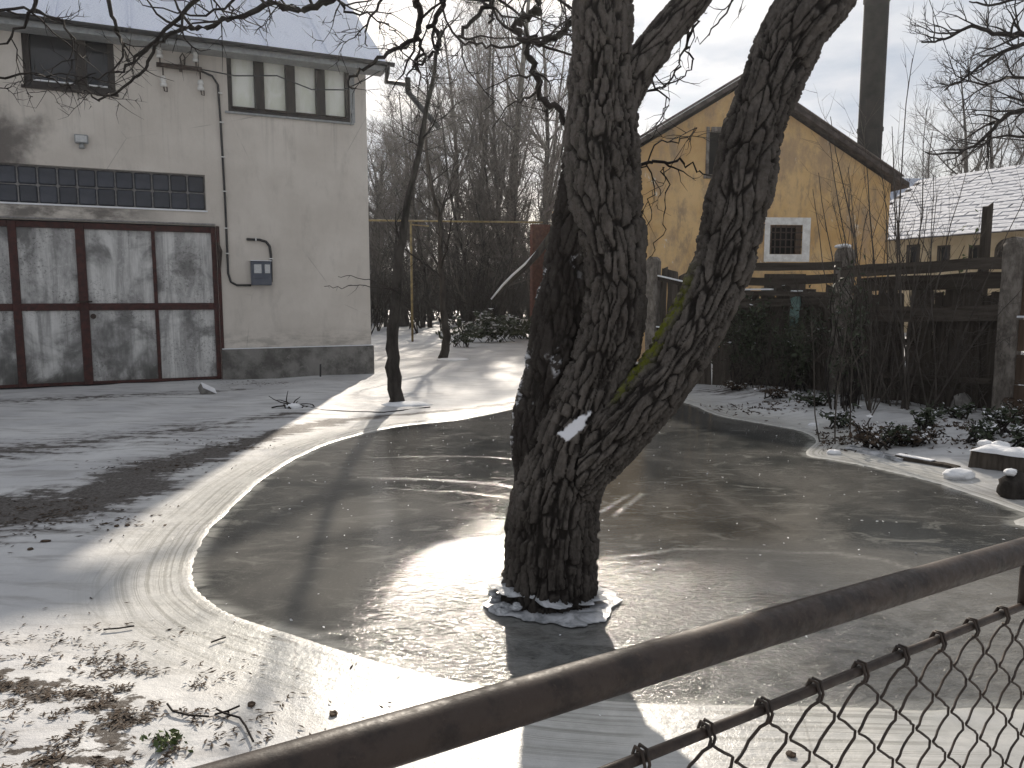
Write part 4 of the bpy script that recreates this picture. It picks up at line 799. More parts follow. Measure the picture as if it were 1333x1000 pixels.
crown('branch', top_, 3.9, big, org, [dict(curly[0], n=4, L=(.15, .5), r=.006, rmin=.003), dict(curly[1], L=(.08, .22), r=.0035, rmin=.0022, n=3)], seed=12)
# link limbs above the picture
for a, b in (((400, -180, 6.1), (330, -90, 5.6)), ((470, -250, 5.8), (480, -120, 5.6)), ((400, -180, 6.1), (150, -60, 5.6)), ((150, -60, 5.6), (60, -60, 5.6)), ((560, -280, 5.4), (560, -60, 5.6)), ((650, -260, 4.8), (706, -60, 5.)), ((650, -260, 4.8), (600, -50, 5.3))):
    A0 = P(*a) - org; B0 = P(*b) - org; rg = np.random.default_rng(5); tw = Twigs(); ps = [A0 + (B0 - A0) * k / 6 + rg.normal(0, .03, 3) * (0 < k < 6) for k in range(7)]; tw.add(ps, [.05 - .003 * k for k in range(7)], 7); link('branch', tw.mesh('branch', M_twigd), big)
# collar of broken ice
tc0 = np.array([P(714, 790, TY)[0], TY])
def icering(name, r0f, r1f, zf, th, n=150, arc=(0, 2 * math.pi), seed=1):
    a = np.linspace(*arc, n); k = 5; V = []; F = []
    c3 = np.c_[np.cos(a) * 1.2, np.sin(a) * 1.2, a * 0]; nn = fbm(c3 * 1.6 + seed * 5, 5, seed); n2_ = fbm(c3 * 3 + seed * 3, 3, seed + 4)
    for i in range(n):
        ra = r0f(a[i]); rb = r1f(a[i]) * (.62 + .76 * nn[i]) 
        for j in range(k):
            s_ = j / (k - 1); rr = ra * (1 - s_) + rb * s_; z = zf(a[i], s_) + (n2_[i] - .5) * .012
            V.append((tc0[0] + rr * math.cos(a[i]), tc0[1] + rr * math.sin(a[i]) * .95, z)); V.append((tc0[0] + rr * math.cos(a[i]), tc0[1] + rr * math.sin(a[i]) * .95, z - th * (1 - .7 * s_)))
    for i in range(n - 1):
        for j in range(k - 1):
            b0 = (i * k + j) * 2; b1 = ((i + 1) * k + j) * 2; F += [(b0, b0 + 2, b1 + 2, b1), (b0 + 1, b1 + 1, b1 + 3, b0 + 3)]
        b0 = (i * k + k - 1) * 2; b1 = ((i + 1) * k + k - 1) * 2; F.append((b0, b0 + 1, b1 + 1, b1)); b0 = i * k * 2; b1 = (i + 1) * k * 2; F.append((b0, b1, b1 + 1, b0 + 1))
    return mesh_np(name, V, F, M_bice, False)
ic = thing('ice_collar', 'ragged collar of broken white ice around the foot of the big tree', 'ice', (0, 0, 0))
link('lower_shelf', icering('lower_shelf', lambda a: .19, lambda a: .33 + .06 * math.cos(a + 1.0), lambda a, s: .014 + .004 * (1 - s), .02), ic)
link('upper_shelf', icering('upper_shelf', lambda a: .20, lambda a: .27, lambda a, s: .085 - .03 * math.cos(a) - .02 * s, .010, 110, (math.pi * .95, math.pi * 2.02), 6), ic)
for k in range(16):
    a = random.uniform(math.pi * .95, math.pi * 1.3); r = random.uniform(.24, .31); o = lump('ice_lump', M_bice, (random.uniform(.015, .035), .02, .015), k, .4, ic, 2, 2.); o.location = (tc0[0] + r * math.cos(a), tc0[1] + r * math.sin(a), random.uniform(.01, .06))

# ---------------------------------------------------------------- smaller trees
def dark_tree(name, label, pts, y, r0, r1, seed, cfg, group=None, cat='tree', mat=M_bark2, tm=M_twigd):
    base = G(*pts[0]) if y is None else P(*pts[0], y); y = base[1]; o = thing(name, label, cat, (base[0], base[1], gz(base[0], base[1])), 0, group)
    rg = np.random.default_rng(seed); Q = [P(u, v, y) - np.array([base[0], base[1], 0]) for u, v in pts]; out = []
    for i in range(len(Q) - 1):
        p0, p1, p2, p3 = Q[max(i - 1, 0)], Q[i], Q[i + 1], Q[min(i + 2, len(Q) - 1)]
        for k in range(4): s_ = k / 4; out.append(.5 * (2 * p1 + (p2 - p0) * s_ + (2 * p0 - 5 * p1 + 4 * p2 - p3) * s_ ** 2 + (3 * p1 - p0 - 3 * p2 + p3) * s_ ** 3) + rg.normal(0, .01, 3))
    out.append(Q[-1]); n = len(out); rad = [(r0 + (r1 - r0) * (i / (n - 1)) ** .8) * (1.15 if i == 0 else 1) * rg.uniform(.93, 1.07) for i in range(n)]
    tw = Twigs(); tw.add(out, rad, 12); link('trunk', tw.mesh('trunk', mat), o); tw = Twigs(); sprout(tw, out, rad, 0, cfg, rg); link('crown', tw.mesh('crown', tm), o); return o
ocfg = [dict(n=9, t0=.45, L=(.8, 2.4), rr=.5, ang=45, wob=.14, up=.08, seg=6, sides=5, rmin=.02), dict(n=6, t0=.15, L=(.4, 1.2), rr=.5, ang=42, wob=.14, up=.05, seg=5, sides=3, rmin=.008), dict(n=5, t0=.1, L=(.2, .6), rr=.5, ang=40, wob=.12, up=.03, seg=3, sides=3, rmin=.004)]
t1 = dark_tree('orchard_tree', 'dark young tree with a leaning trunk beside the house corner', [(516, 527), (512, 480), (511, 430), (516, 380), (520, 330), (530, 270), (545, 200), (560, 120), (575, 40)], None, .115, .02, 21, [dict(ocfg[0], n=6, rr=.4, L=(.6, 1.8)), dict(ocfg[1], n=5), ocfg[2]], 'young trees in the snowy yard')
t2 = dark_tree('orchard_tree', 'slim dark tree in the snow right of the yellow post', [(577, 468), (581, 440), (577, 400), (574, 350), (572, 290), (560, 230), (552, 170)], None, .115, .03, 22, ocfg, 'young trees in the snowy yard')
for q, lb_, sd_ in (((493, 421), 'far dark tree just right of the house corner', 31), ((526, 424), 'far dark tree with a crooked foot left of the yellow post', 32)):
    b = G(*q); dark_tree('orchard_tree', lb_, [q, (q[0] - 4, 380), (q[0] - 6, 330), (q[0] - 2, 280), (q[0] + 6, 210)], None, .3, .08, sd_, [dict(ocfg[0], L=(2, 5), n=12), dict(ocfg[1], L=(1, 2.6), rmin=.015), dict(ocfg[2], L=(.5, 1.5), rmin=.01)], 'young trees in the snowy yard')
# mounds of snow at the trunk feet
for i, (u, v, s_) in enumerate(((528, 528, .34), (590, 469, .4))):
    q = G(u, v); o = lump('snow_mound', M_snow, (s_, s_ * .6, .05), i, .2); o.location = (q[0], q[1], .01); tag(o, ['snow mound at the foot of the young tree by the house corner', 'snow mound at the foot of the slim dark tree'][i], 'snow')

# woods behind: variants then copies
def wood_tree(seed, H, r, sp=1., stems_=1):
    H *= 1.22
    rg = np.random.default_rng(seed); o = bpy.data.objects.new('bare_tree', None); COL.objects.link(o); tk = Twigs(); tw = Twigs()
    for s_ in range(stems_):
        d = np.array([rg.normal(0, .12), rg.normal(0, .12), 1]); pt = walk((rg.normal(0, .15), rg.normal(0, .15), -.3), d, H, 12, .05, .03, rg); rr = [r * (1 - .9 * (k / 12) ** .8) + .01 for k in range(13)]; tk.add(pt, rr, 8)
        cfg = [dict(n=20, t0=.12, L=(H * .18, H * .48), rr=.5, ang=46, wob=.10, up=.08, seg=7, taper=.5, sides=4, rmin=.022), dict(n=11, t0=.12, L=(H * .07, H * .2), rr=.5, ang=38, wob=.10, up=.08, seg=4, sides=3, rmin=.014),
               dict(n=6, t0=.1, L=(H * .04, H * .10), rr=.5, ang=35, wob=.1, up=.05, seg=3, sides=3, rmin=.010)]
        sprout(tw, pt, rr, 0, cfg, rg)
    link('trunk', tk.mesh('trunk', M_bark2), o); link('crown', tw.mesh('crown', M_far), o); return o
protos = [wood_tree(100, 15, .28), wood_tree(101, 13, .22), wood_tree(102, 11, .2, stems_=2), wood_tree(103, 16, .32), wood_tree(104, 9, .14, stems_=2)]
spots = [(645, 42, 3, 1.0), (632, 43, 0, .95), (668, 38, 1, .9), (607, 46, 0, .95), (588, 52, 2, .95), (560, 48, 1, .9), (545, 56, 0, .85), (520, 52, 2, .9), (484, 50, 4, .9), (690, 45, 1, 1.05), (705, 52, 3, .85), (722, 40, 0, .9), (740, 50, 1, .9), (470, 62, 2, .8), (800, 60, 0, .9), (512, 40, 4, .8), (552, 38, 4, .9), (612, 36, 4, .95), (690, 34, 4, .9), (640, 33, 4, .7),
         (1210, 62, 1, .95), (1258, 58, 0, 1.0), (1300, 55, 3, .95), (1350, 60, 2, 1.3), (1235, 75, 3, .95)]
sizes = ['tall', 'spreading', 'slender', 'crooked', 'thin', 'broad']
used = set()
for i, (u, y, k, s_) in enumerate(spots):
    q = P(u, 400, y); o = copy_tree(protos[k]) if k in used else protos[k]; used.add(k)
    o.location = (q[0], y, gz(q[0], y)); o.rotation_euler = (0, 0, i * 2.4); o.scale = (s_, s_, s_)
    right = u > 1100; nth = ['first', 'second', 'third', 'fourth', 'fifth', 'sixth', 'seventh', 'eighth', 'ninth', 'tenth']
    look = ['straight stemmed', 'fine twigged', 'forked', 'thick stemmed', 'slender multi stemmed'][k]
    where = 'beyond the low tiled roof' if right else ('behind the house corner' if u < 540 else 'in mid wood' if u < 660 else 'behind the main trunk')
    zone = lambda u_: 3 if u_ > 1100 else 0 if u_ < 540 else 1 if u_ < 660 else 2
    rank = sorted((q_[0], i_) for i_, q_ in enumerate(spots) if zone(q_[0]) == zone(u)).index((u, i)); m_ = sum(zone(q_[0]) == zone(u) for q_ in spots)
    side = ('leftmost' if rank == 0 else nth[rank] + ' from the left') if rank <= m_ // 2 else ('rightmost' if rank == m_ - 1 else nth[m_ - 1 - rank] + ' from the right')
    tag(o, f'{look} bare tree {where}, {side}', 'tree', 'bare trees of the wood')
# thicket: a mass no one could count
def thicket(name, n, x0, x1, y0, y1, h, seed, mat, label, rmin=.012):
    rg = np.random.default_rng(seed); tw = Twigs()
    for _ in range(n):
        x, y = rg.uniform(x0, x1), rg.uniform(y0, y1); H = h * rg.uniform(.5, 1.15)
        for s_ in range(3):
            pt = walk((x, y, -.1), (rg.normal(0, .35), rg.normal(0, .35), 1), H, 6, .14, .03, rg); rr = [.035 * (1 - .75 * k / 6) for k in range(7)]; tw.add(pt, rr, 3)
            sprout(tw, pt, rr, 0, [dict(n=8, t0=.05, L=(H * .15, H * .45), rr=.6, ang=50, wob=.16, up=.04, seg=4, sides=3, rmin=rmin), dict(n=4, t0=.1, L=(H * .06, H * .2), rr=.6, ang=45, wob=.16, up=.02, seg=3, sides=3, rmin=rmin * .8)], rg)
    o = link(name, tw.mesh(name, mat), kind='stuff'); tag(o, label, 'undergrowth'); o['kind'] = 'stuff'; return o
thicket('undergrowth', 150, -14, 5, 42, 62, 7.0, 41, M_twigd, 'dark tangled undergrowth of the bare wood beyond the yard', .02)
thicket('undergrowth', 46, -9, 3, 30, 42, 3.8, 42, M_twigd, 'nearer leafless scrub at the edge of the wood', .014)
# far wooded rise closing the view
rg = np.random.default_rng(8); X_ = np.linspace(-60, 70, 80); hv = []; hf = []
for i, x in enumerate(X_):
    h = 3.2 + 1.6 * vnoise(np.array([[x * .3, 0, 0]]))[0] + .6 * vnoise(np.array([[x * 1.3, 5, 0]]))[0]; hv += [(x, 85, -1), (x, 88, h * .7), (x, 96, h), (x, 110, h * .9), (x, 130, -1)]
for i in range(79):
    for j in range(4): b = i * 5 + j; hf.append((b, b + 5, b + 6, b + 1))
M_wood = simple('wooded_rise', (.035, .03, .028), (.065, .058, .052), 1.2, .95, .05, .1)
hill = link('hill', mesh_np('hill', hv, hf, M_wood, True), kind='structure')

# fallen snowy branch leaning in the wood
tw = Twigs(); pt = [P(u, v, 27.5) for u, v in ((640, 393), (655, 375), (668, 362), (684, 348), (700, 330), (730, 290))]; tw.add(pt, [.05, .07, .09, .10, .12, .14], 8); o = link('fallen_tree', tw.mesh('fallen_tree', M_bark2)); tag(o, 'leaning fallen trunk with a snow line in front of the wood', 'fallen tree')
tw = Twigs(); tw.add([q + np.array([-.02, -.03, .09]) for q in pt[:5]], [.03, .05, .06, .06, .03], 6); link('snow_line', tw.mesh('snow_line', M_snow), o)
# evergreen shrub with snowy leaves
def shrub(name, label, c, ext, n, size, mat, seed, snow=.25, cat='shrub', ns=14, group=None, sz=None, stem=M_twigd):
    rg = np.random.default_rng(seed); o = thing(name, label, cat, (c[0], c[1], gz(c[0], c[1])), 0, group); tw = Twigs(); cs = []
    for _ in range(ns):
        a = rg.uniform(0, 2 * math.pi); e = np.array([math.cos(a) * ext[0] * rg.uniform(.2, 1), math.sin(a) * ext[1] * rg.uniform(.2, 1), ext[2] * rg.uniform(.45, 1)]); b0 = np.array([rg.normal(0, ext[0] * .25), rg.normal(0, ext[1] * .2), 0])
        pt = [b0 + (e - b0) * (k / 6) + np.array([0, 0, math.sin(k / 6 * 3) * ext[2] * .12]) + rg.normal(0, .02, 3) * ext[2] for k in range(7)]; tw.add(pt, [.012 * (1 - .1 * k) for k in range(7)], 4)
        m = max(1, n // ns); tt = rg.uniform(.25, 1.0, m); i = np.minimum((tt * 6).astype(int), 5); f = tt * 6 - i; A = np.array(pt); cs.append(A[i] * (1 - f[:, None]) + A[i + 1] * f[:, None] + rg.normal(0, 1, (m, 3)) * np.array(ext) * .10)
    C = np.concatenate(cs); C[:, 2] = np.abs(C[:, 2]) + .01; link('stems', tw.mesh('stems', stem), o); lo = link('leaves', leaf_mesh('leaves', C, size, mat, rg), o); lo['kind'] = 'stuff'
    if snow > 0:
        m = rg.random(len(C)) < snow; so_ = link('snow_dusting', leaf_mesh('snow_dusting', C[m] + np.array([0, 0, size * .45]), (sz or size) * .75, M_snow, rg, .75), o); so_['kind'] = 'stuff'
    return o
b = G(640, 446); shrub('evergreen_shrub', 'low broad leaved shrub with snow on its leaves in front of the wood', b, (1.4, .8, 1.0), 420, .11, M_leafd, 51, .45)
b = G(675, 442); shrub('evergreen_shrub', 'second low snowy leaved shrub closer to the main trunk', b, (.9, .7, .8), 260, .10, M_leafd, 52, .45)
b = G(600, 452); shrub('evergreen_shrub', 'thin leggy snowy shrub behind the slim dark tree', b, (.7, .4, .6), 90, .08, M_leafd, 53, .3)
b = G(990, 512); shrub('ivy_bush', 'dense dark ivy bush against the fence behind the leaning limb', b, (.75, .45, 1.35), 3400, .030, M_leafd, 54, .035, ns=46)
b = G(1035, 520); shrub('ivy_bush', 'dark leafy bush left of the middle concrete post', b, (.42, .4, 1.2), 1500, .030, M_leafd, 55, .03, ns=26)
b = G(945, 505); shrub('ivy_bush', 'low dark bush nearest the far side of the leaning limb', b, (.4, .3, .85), 900, .028, M_leafd, 56, .05, ns=20)
b = G(1100, 545); shrub('leafy_climber', 'thin climber with dull green leaves over the middle post', b, (.38, .3, 1.75), 520, .026, M_leafd, 57, .02, cat='climber', ns=16)
b = P(1235, 300, 10.2); cl = shrub('leafy_climber', 'sparse climber with light green leaves above the fence near the stake', (b[0], b[1]), (.42, .2, 2.35), 150, .032, M_leafg, 58, 0, cat='climber', ns=12)
gc = [((1140, 590), (.30, .2, .25)), ((1165, 588), (.25, .2, .22)), ((1205, 575), (.18, .15, .22)), ((1195, 590), (.28, .2, .14)), ((1270, 590), (.30, .22, .20)), ((1300, 585), (.3, .25, .28)), ((1330, 570), (.3, .25, .30)), ((1090, 560), (.3, .22, .22)), ((1060, 540), (.35, .2, .18)), ((1010, 528), (.35, .2, .15)), ((1240, 560), (.35, .2, .16)), ((1330, 600), (.25, .2, .2)), ((960, 515), (.3, .2, .13))]
lbl = ['bramble nearest the ice edge under the thin saplings', 'bramble with drooping twigs beside the edge plank', 'small snow flecked plant in front of the fence boards', 'flat sprawling bramble reaching toward the snowy beam', 'snowy bramble just behind the snow covered beam', 'snowy bramble at the foot of the right concrete post', 'leafy bramble right of the right concrete post', 'bramble around the feet of the saplings', 'dark bramble below the middle post', 'low bramble at the foot of the ivy', 'low bramble along the fence foot by the stone', 'bramble at the right edge beside the beam', 'low dark bramble at the far bend of the shore']
for i, ((u, v), e) in enumerate(gc): shrub('bramble', lbl[i], G(u, v), e, 150, .026, M_leafd if i % 3 else M_dead, 60 + i, .28, 'bramble', 12, 'brambles along the fence bank', sz=.028)
# saplings at the bank
def sapling(c, label, H, n, seed, lean=(0, 0)):
    rg = np.random.default_rng(seed); o = thing('sapling', label, 'sapling', (c[0], c[1], gz(c[0], c[1])), 0, 'leafless saplings on the fence bank'); tw = Twigs()
    for k in range(n):
        h = H * rg.uniform(.55, 1.1); pt = walk((rg.normal(0, .07), rg.normal(0, .07), -.03), (rg.normal(lean[0], .19), rg.normal(lean[1], .10), 1), h, 9, .045, .02, rg); r = .0026 * h + .003; rr = [r * (1 - .8 * j / 9) + .0015 for j in range(10)]; tw.add(pt, rr, 5)
        sprout(tw, pt, rr, 0, [dict(n=8, t0=.2, L=(h * .15, h * .42), rr=.6, ang=26, wob=.08, up=.06, seg=5, sides=3, rmin=.003), dict(n=2, t0=.2, L=(h * .05, h * .14), rr=.6, ang=35, wob=.1, up=.04, seg=3, sides=3, rmin=.0025)], rg)
    link('stems', tw.mesh('stems', M_twig), o); return o
sapling(G(1080, 578), 'thin sapling at the ice edge left of its pair', 1.9, 2, 70, (-.02, .05)); sapling(G(1102, 570), 'thin sapling at the ice edge right of its pair', 2.1, 2, 71); sapling(G(1133, 548), 'clump of upright shoots before the middle post', 3.0, 5, 72)
sapling(G(1175, 545), 'tallest clump of shoots reaching over the fence', 4.3, 6, 73); sapling(G(1150, 540), 'spreading clump of shoots against the yellow gable', 3.6, 8, 74, (-.12, 0)); sapling(G(1205, 548), 'clump of shoots leaning right before the tiled roof', 3.6, 5, 75, (.12, 0)); sapling(G(1120, 538), 'clump of fine shoots left of the tall clump', 2.9, 6, 76, (-.25, 0))
# dead vines tangled along the fence
def vines(label, p, q, n, H, seed):
    rg = np.random.default_rng(seed); d = np.array(q) - np.array(p); nrm = np.array([d[1], -d[0]]) / np.linalg.norm(d); nrm = nrm if nrm[1] < 0 else -nrm; tw = Twigs()
    for _ in range(n):
        a = np.array(p) + d * rg.random() + nrm * rg.uniform(.06, .3); h = H * rg.uniform(.35, 1.15); pt = walk((a[0], a[1], .0), (rg.normal(0, .3), rg.normal(0, .12), 1), h, 8, .16, .02, rg); rr = [.006 * (1 - .08 * k) for k in range(9)]; tw.add(pt, rr, 4)
        sprout(tw, pt, rr, 0, [dict(n=7, t0=.1, L=(.2, .8), rr=.7, ang=60, wob=.25, up=-.03, seg=5, sides=3, rmin=.0035), dict(n=4, t0=.1, L=(.08, .3), rr=.7, ang=55, wob=.25, up=-.02, seg=3, sides=3, rmin=.0025)], rg)
    tag(link('dead_vines', tw.mesh('dead_vines', M_twig)), label, 'vines', kind='stuff')
vines('tangle of dead vines over the ruined board fence between the right posts', F2_, F1, 46, 1.9, 301)
vines('tangle of dead vines before the fence left of the middle post', F3 + (F2_ - F3) * .4, F2_, 40, 1.8, 302)
# tree outside the right edge hanging into view
ot = P(1560, 400, 13.5); og = thing('overhanging_tree', 'bare tree whose curling branches hang in from the upper right edge', 'tree', (ot[0], ot[1], 0)); oo = np.array([ot[0], ot[1], 0])
tw = Twigs(); tw.add([np.array([0, 0, -.1]), np.array([.05, 0, 2.5]), np.array([-.1, .1, 5]), np.array([0, 0, 8.])], [.3, .25, .2, .12], 12); link('trunk', tw.mesh('trunk', M_bark2), og)
rc = [dict(n=2.6, per_m=1, t0=.15, L=(.5, 1.6), r=.022, ang=38, wob=.16, up=.06, seg=7, sides=4, rmin=.011), dict(n=4, t0=.15, L=(.25, .7), r=.011, ang=38, wob=.16, up=.08, seg=5, sides=3, rmin=.007), dict(n=3, t0=.2, L=(.12, .35), r=.007, ang=35, wob=.15, up=.06, seg=3, sides=3, rmin=.005)]
crown('branch', [([(1540, 60), (1400, 35), (1333, 44), (1300, 45), (1265, 35), (1230, 50), (1200, 55)], (7, 1.2)), ([(1540, 30), (1380, 48), (1333, 58), (1290, 75), (1265, 95), (1230, 118)], (6, 1)), ([(1550, 120), (1400, 130), (1333, 142), (1305, 155), (1275, 185), (1240, 200), (1205, 198)], (7, 1)), ([(1550, 160), (1420, 130), (1333, 100), (1280, 110), (1250, 100)], (5, .8)), ([(1550, 200), (1430, 190), (1350, 180), (1300, 178), (1250, 210)], (5, .8)), ([(1520, -20), (1380, -15), (1300, 5), (1262, 2)], (5, 1))], 13.5, og, oo, rc, M_twigd, 14)

# twig sticking out in front of the house corner
tw = Twigs(); rg = np.random.default_rng(5)
for q in ([(522, 376), (500, 375), (470, 371), (445, 374), (422, 373)], [(522, 384), (500, 372), (470, 362), (440, 360)]):
    a, r = fit(q, 10.8, (.7, .35), rg=rg); b0 = np.array(t1.location); a = [x - b0 for x in a]; tw.add(a, r, 4); sprout(tw, a, r, 0, [dict(n=7, t0=.1, L=(.06, .35), r=.004, ang=55, wob=.15, up=.0, seg=3, sides=3, rmin=.0028)], rg)
link('side_twig', tw.mesh('side_twig', M_twigd), t1)

# ---------------------------------------------------------------- small things on the ground
def on(u, v): q = G(u, v); return (q[0], q[1], gz(q[0], q[1]))
o = MB().bbox(-.12, .12, -.10, .10, 0, .10, .015).build('paving_block', M_stone, None); o.location = on(267, 514); o.rotation_euler = (.35, .5, .7); tag(o, 'tilted snow topped block lying before the garage doors', 'block')
MB().bbox(-.12, .12, -.10, .10, .101, .118, .01).build('snow_cap', M_snow, o)
o = MB().tube([(0, 0, -.05), (.01, 0, .24)], .018, 6).build('stake', M_black, None); o.location = on(417, 492); tag(o, 'short black stake in the snow before the plinth', 'stake')
def stickpile(name, label, u, v, n, L, seed, cat='sticks', mat=M_twigd, sn=True):
    rg = np.random.default_rng(seed); c = np.array(on(u, v)); o = thing(name, label, cat, c)
    for k in range(n):
        a = rg.uniform(0, math.pi); tw = Twigs(); pt = walk((rg.normal(0, L * .25), rg.normal(0, L * .15), .01), (math.cos(a), math.sin(a) * .7, rg.uniform(0, .25)), L * rg.uniform(.4, 1), 5, .18, -.02, rg); tw.add(pt, [.011, .010, .009, .008, .006, .004], 5); link('stick', tw.mesh('stick', mat), o)
    if sn: s = lump('snow_lump', M_snow, (L * .22, L * .14, .05), seed, .3, o); s.location = (L * .1, 0, .02)
    return o
stickpile('stick_pile', 'small heap of dark sticks and snow at the shadow edge', 378, 532, 12, .5, 80)
stickpile('stick_pile', 'dark debris and snow at the foot of the plinth', 352, 491, 10, .5, 81)
tw = Twigs(); pt = [G(u, v) + np.array([0, 0, .012]) for u, v in ((388, 528), (420, 535), (460, 537), (500, 538), (560, 531))]; tw.add(pt, [.008] * 5, 5); o = link('fallen_twig', tw.mesh('fallen_twig', M_twigd)); tag(o, 'long thin twig lying across the sunlit snow', 'twig')
# snow-covered beam, stump, edge plank, lumps
def beamobj(name, label, a, b, w_, h_, mat, z0=.0, cat='beam', rough=.008, seed=0):
    rg = np.random.default_rng(seed); A = np.array(a); B = np.array(b); d = (B - A)[:2]; L = float(np.hypot(*d)); n = 8; V = []; F = []
    for i in range(n + 1):
        for sy, sz in ((-1, 0), (1, 0), (1, 1), (-1, 1)): V.append((L * i / n + (rg.normal(0, .015) if i in (0, n) else 0), sy * w_ / 2 + rg.normal(0, rough), sz * h_ + rg.normal(0, rough)))
    for i in range(n):
        for j in range(4): F.append((i * 4 + j, (i + 1) * 4 + j, (i + 1) * 4 + (j + 1) % 4, i * 4 + (j + 1) % 4))
    F += [(0, 1, 2, 3), tuple(n * 4 + j for j in (3, 2, 1, 0))]
    o = link(name, mesh_np(name, V, F, mat), None, (A[0], A[1], z0), (0, 0, math.atan2(d[1], d[0]))); return tag(o, label, cat), L
bm_, L = beamobj('timber_beam', 'old squared timber beam under thick snow at the right edge', G(1262, 612), G(1440, 640), .22, .15, M_board, .05, seed=3)
n = 24; V = []; F = []; rg = np.random.default_rng(6)
pr = np.linspace(0, math.pi, 9)
for i in range(n + 1):
    s_ = i / n; hh = .055 * (1 - (2 * s_ - 1) ** 8) * (1 + rg.normal(0, .10)); ww_ = .125 * (1 + rg.normal(0, .05))
    for a in pr: V.append((L * s_ + .03, -math.cos(a) * ww_, .150 + math.sin(a) ** .7 * hh + (.0)))
for i in range(n):
    for j in range(8): F.append((i * 9 + j, (i + 1) * 9 + j, (i + 1) * 9 + j + 1, i * 9 + j + 1))
link('snow_cap', mesh_np('snow_cap', V, F, M_snow, True), bm_)
for i, (u, v, s_) in enumerate(((1268, 578, .05), (1282, 582, .06))): o = lump('snow_lump', M_snow, (s_ * 1.3, s_, s_ * .7), i + 3, .3, bm_); o.location = bm_.matrix_world.inverted() @ Vector((0, 0, 0)) if False else (.08 + i * .12, .10, .19)
o = lump('stump', M_bark2, (.13, .12, .13), 14, .5, freq=2.2, sub=3); q = on(1322, 648); o.location = (q[0], q[1], .07); tag(o, 'dark broken stump in the ice at the right edge', 'stump'); s = lump('snow_cap', M_snow, (.05, .04, .03), 3, .3, o); s.location = (-.05, .0, .13)
pk, L = beamobj('edge_plank', 'dark plank frozen in at the ice edge before the brambles', G(1168, 600), G(1247, 615), .09, .035, M_board, .02, 'plank', .004, 4); link('snow_cap', MB().bbox(.0, L * .6, -.03, .045, .036, .05).mesh('snow_cap', M_snow), pk)
pk, L = beamobj('edge_plank', 'longer frosted plank lying along the shore left of the dark one', G(1105, 586), G(1172, 603), .10, .03, M_bice, .02, 'plank', .006, 5)
o = lump('snow_lump', M_snow, (.13, .09, .055), 22, .35); q = on(1247, 624); o.location = (q[0], q[1], .04); tag(o, 'white snow lump on the shore at the end of the dark plank', 'snow')
for i, (u, v) in enumerate(((1060, 556), (1085, 592))):
    o = lump('snow_lump', M_snow, (.07, .05, .03), 30 + i, .35); q = on(u, v); o.location = (q[0], q[1], .02); tag(o, ['small snow lump at the bay of the shore under the ivy', 'small snow lump by the thin saplings at the ice edge'][i], 'snow')
# snow crumbs and grit on the ice and around, leaf litter
rg = np.random.default_rng(77); Cc = []
while len(Cc) < 420:
    x, y = rg.uniform(-2.2, 5.5), rg.uniform(2.6, 10.5)
    if abs(sdist(np.array([[x, y]]))[0]) < .02 or rg.random() < .2: pass
    Cc.append((x, y, .006 + max(0, gz(x, y)) * (sdist(np.array([[x, y]]))[0] > 0)))
Cc = np.array(Cc); o = link('snow_crumbs', leaf_mesh('snow_crumbs', Cc, .007, M_snow, rg, .9), kind='stuff'); tag(o, 'tiny crumbs of snow scattered on the ice', 'snow crumbs'); o['kind'] = 'stuff'
def litter(name, label, regs, n, size, mat, seed, up=.96):
    rg = np.random.default_rng(seed); out = []
    regs = [(G(u, v)[:2], r) for u, v, r in regs]
    for c, r in regs:
        m = int(n * r ** 1.5 / sum(k ** 1.5 for _, k in regs)); q = c + rg.normal(0, 1, (m * 3, 2)) * np.array([r, r * .7]); msk = fbm(np.c_[q[:, 0] * 9, q[:, 1] * 16, q[:, 0] * 0], 3, 3) > .5; out.append(q[msk][:m])
    q = np.concatenate(out); q = q[sdist(q) > .05]; C = np.c_[q, ground_z(q) + .004 + rg.uniform(0, .005, len(q))]; o = link(name, leaf_mesh(name, C, size, mat, rg, up, 2.2), kind='stuff'); tag(o, label, 'leaf litter'); o['kind'] = 'stuff'
litter('leaf_litter', 'dark dead leaves and grass poking out of the snow at lower left', [(30, 870, .18), (90, 890, .18), (190, 890, .13), (60, 940, .22), (150, 930, .16), (220, 900, .08), (150, 990, .18), (40, 990, .2), (205, 985, .09), (0, 900, .2), (110, 920, .4), (60, 860, .3), (180, 960, .3)], 2300, .0065, M_dead, 90)
litter('leaf_litter', 'dark debris along the muddy wheel track at left', [(0, 690, .4), (60, 665, .35), (110, 680, .25), (200, 610, .3), (300, 580, .3), (330, 500, .4)], 900, .010, M_dead, 91)
litter('leaf_litter', 'leaf bits on the snowy bank under the brambles', [(1080, 570, .4), (1150, 580, .4), (1230, 575, .4), (1010, 535, .4), (1290, 590, .3)], 1500, .014, M_dead, 92, .4)
for i, (u, v, l) in enumerate(((120, 840, .05), (250, 840, .0), (290, 925, .16), (265, 865, .05))):
    pass
for i, (ps, lb_) in enumerate((([(218, 926), (225, 935), (245, 940), (272, 943)], 'thin twig at lower left with a bent end'), ([(282, 932), (292, 938), (312, 944), (320, 955), (330, 975)], 'forked twig on the snow near the rail'), ([(280, 940), (297, 935), (312, 928)], 'short straight twig by the forked twig'), ([(275, 842), (285, 838), (294, 835)], 'tiny twig on the shore snow below the pool bend'), ([(135, 825), (155, 823), (175, 820)], 'thin dark stalk lying above the leaf litter'))):
    tw = Twigs(); pt = [G(*q) + np.array([0, 0, .012 + gz(*G(*q)[:2])]) for q in ps]; tw.add(pt, [.004] * len(pt), 5); o = link('fallen_twig', tw.mesh('fallen_twig', M_twigd)); tag(o, lb_, 'twig')
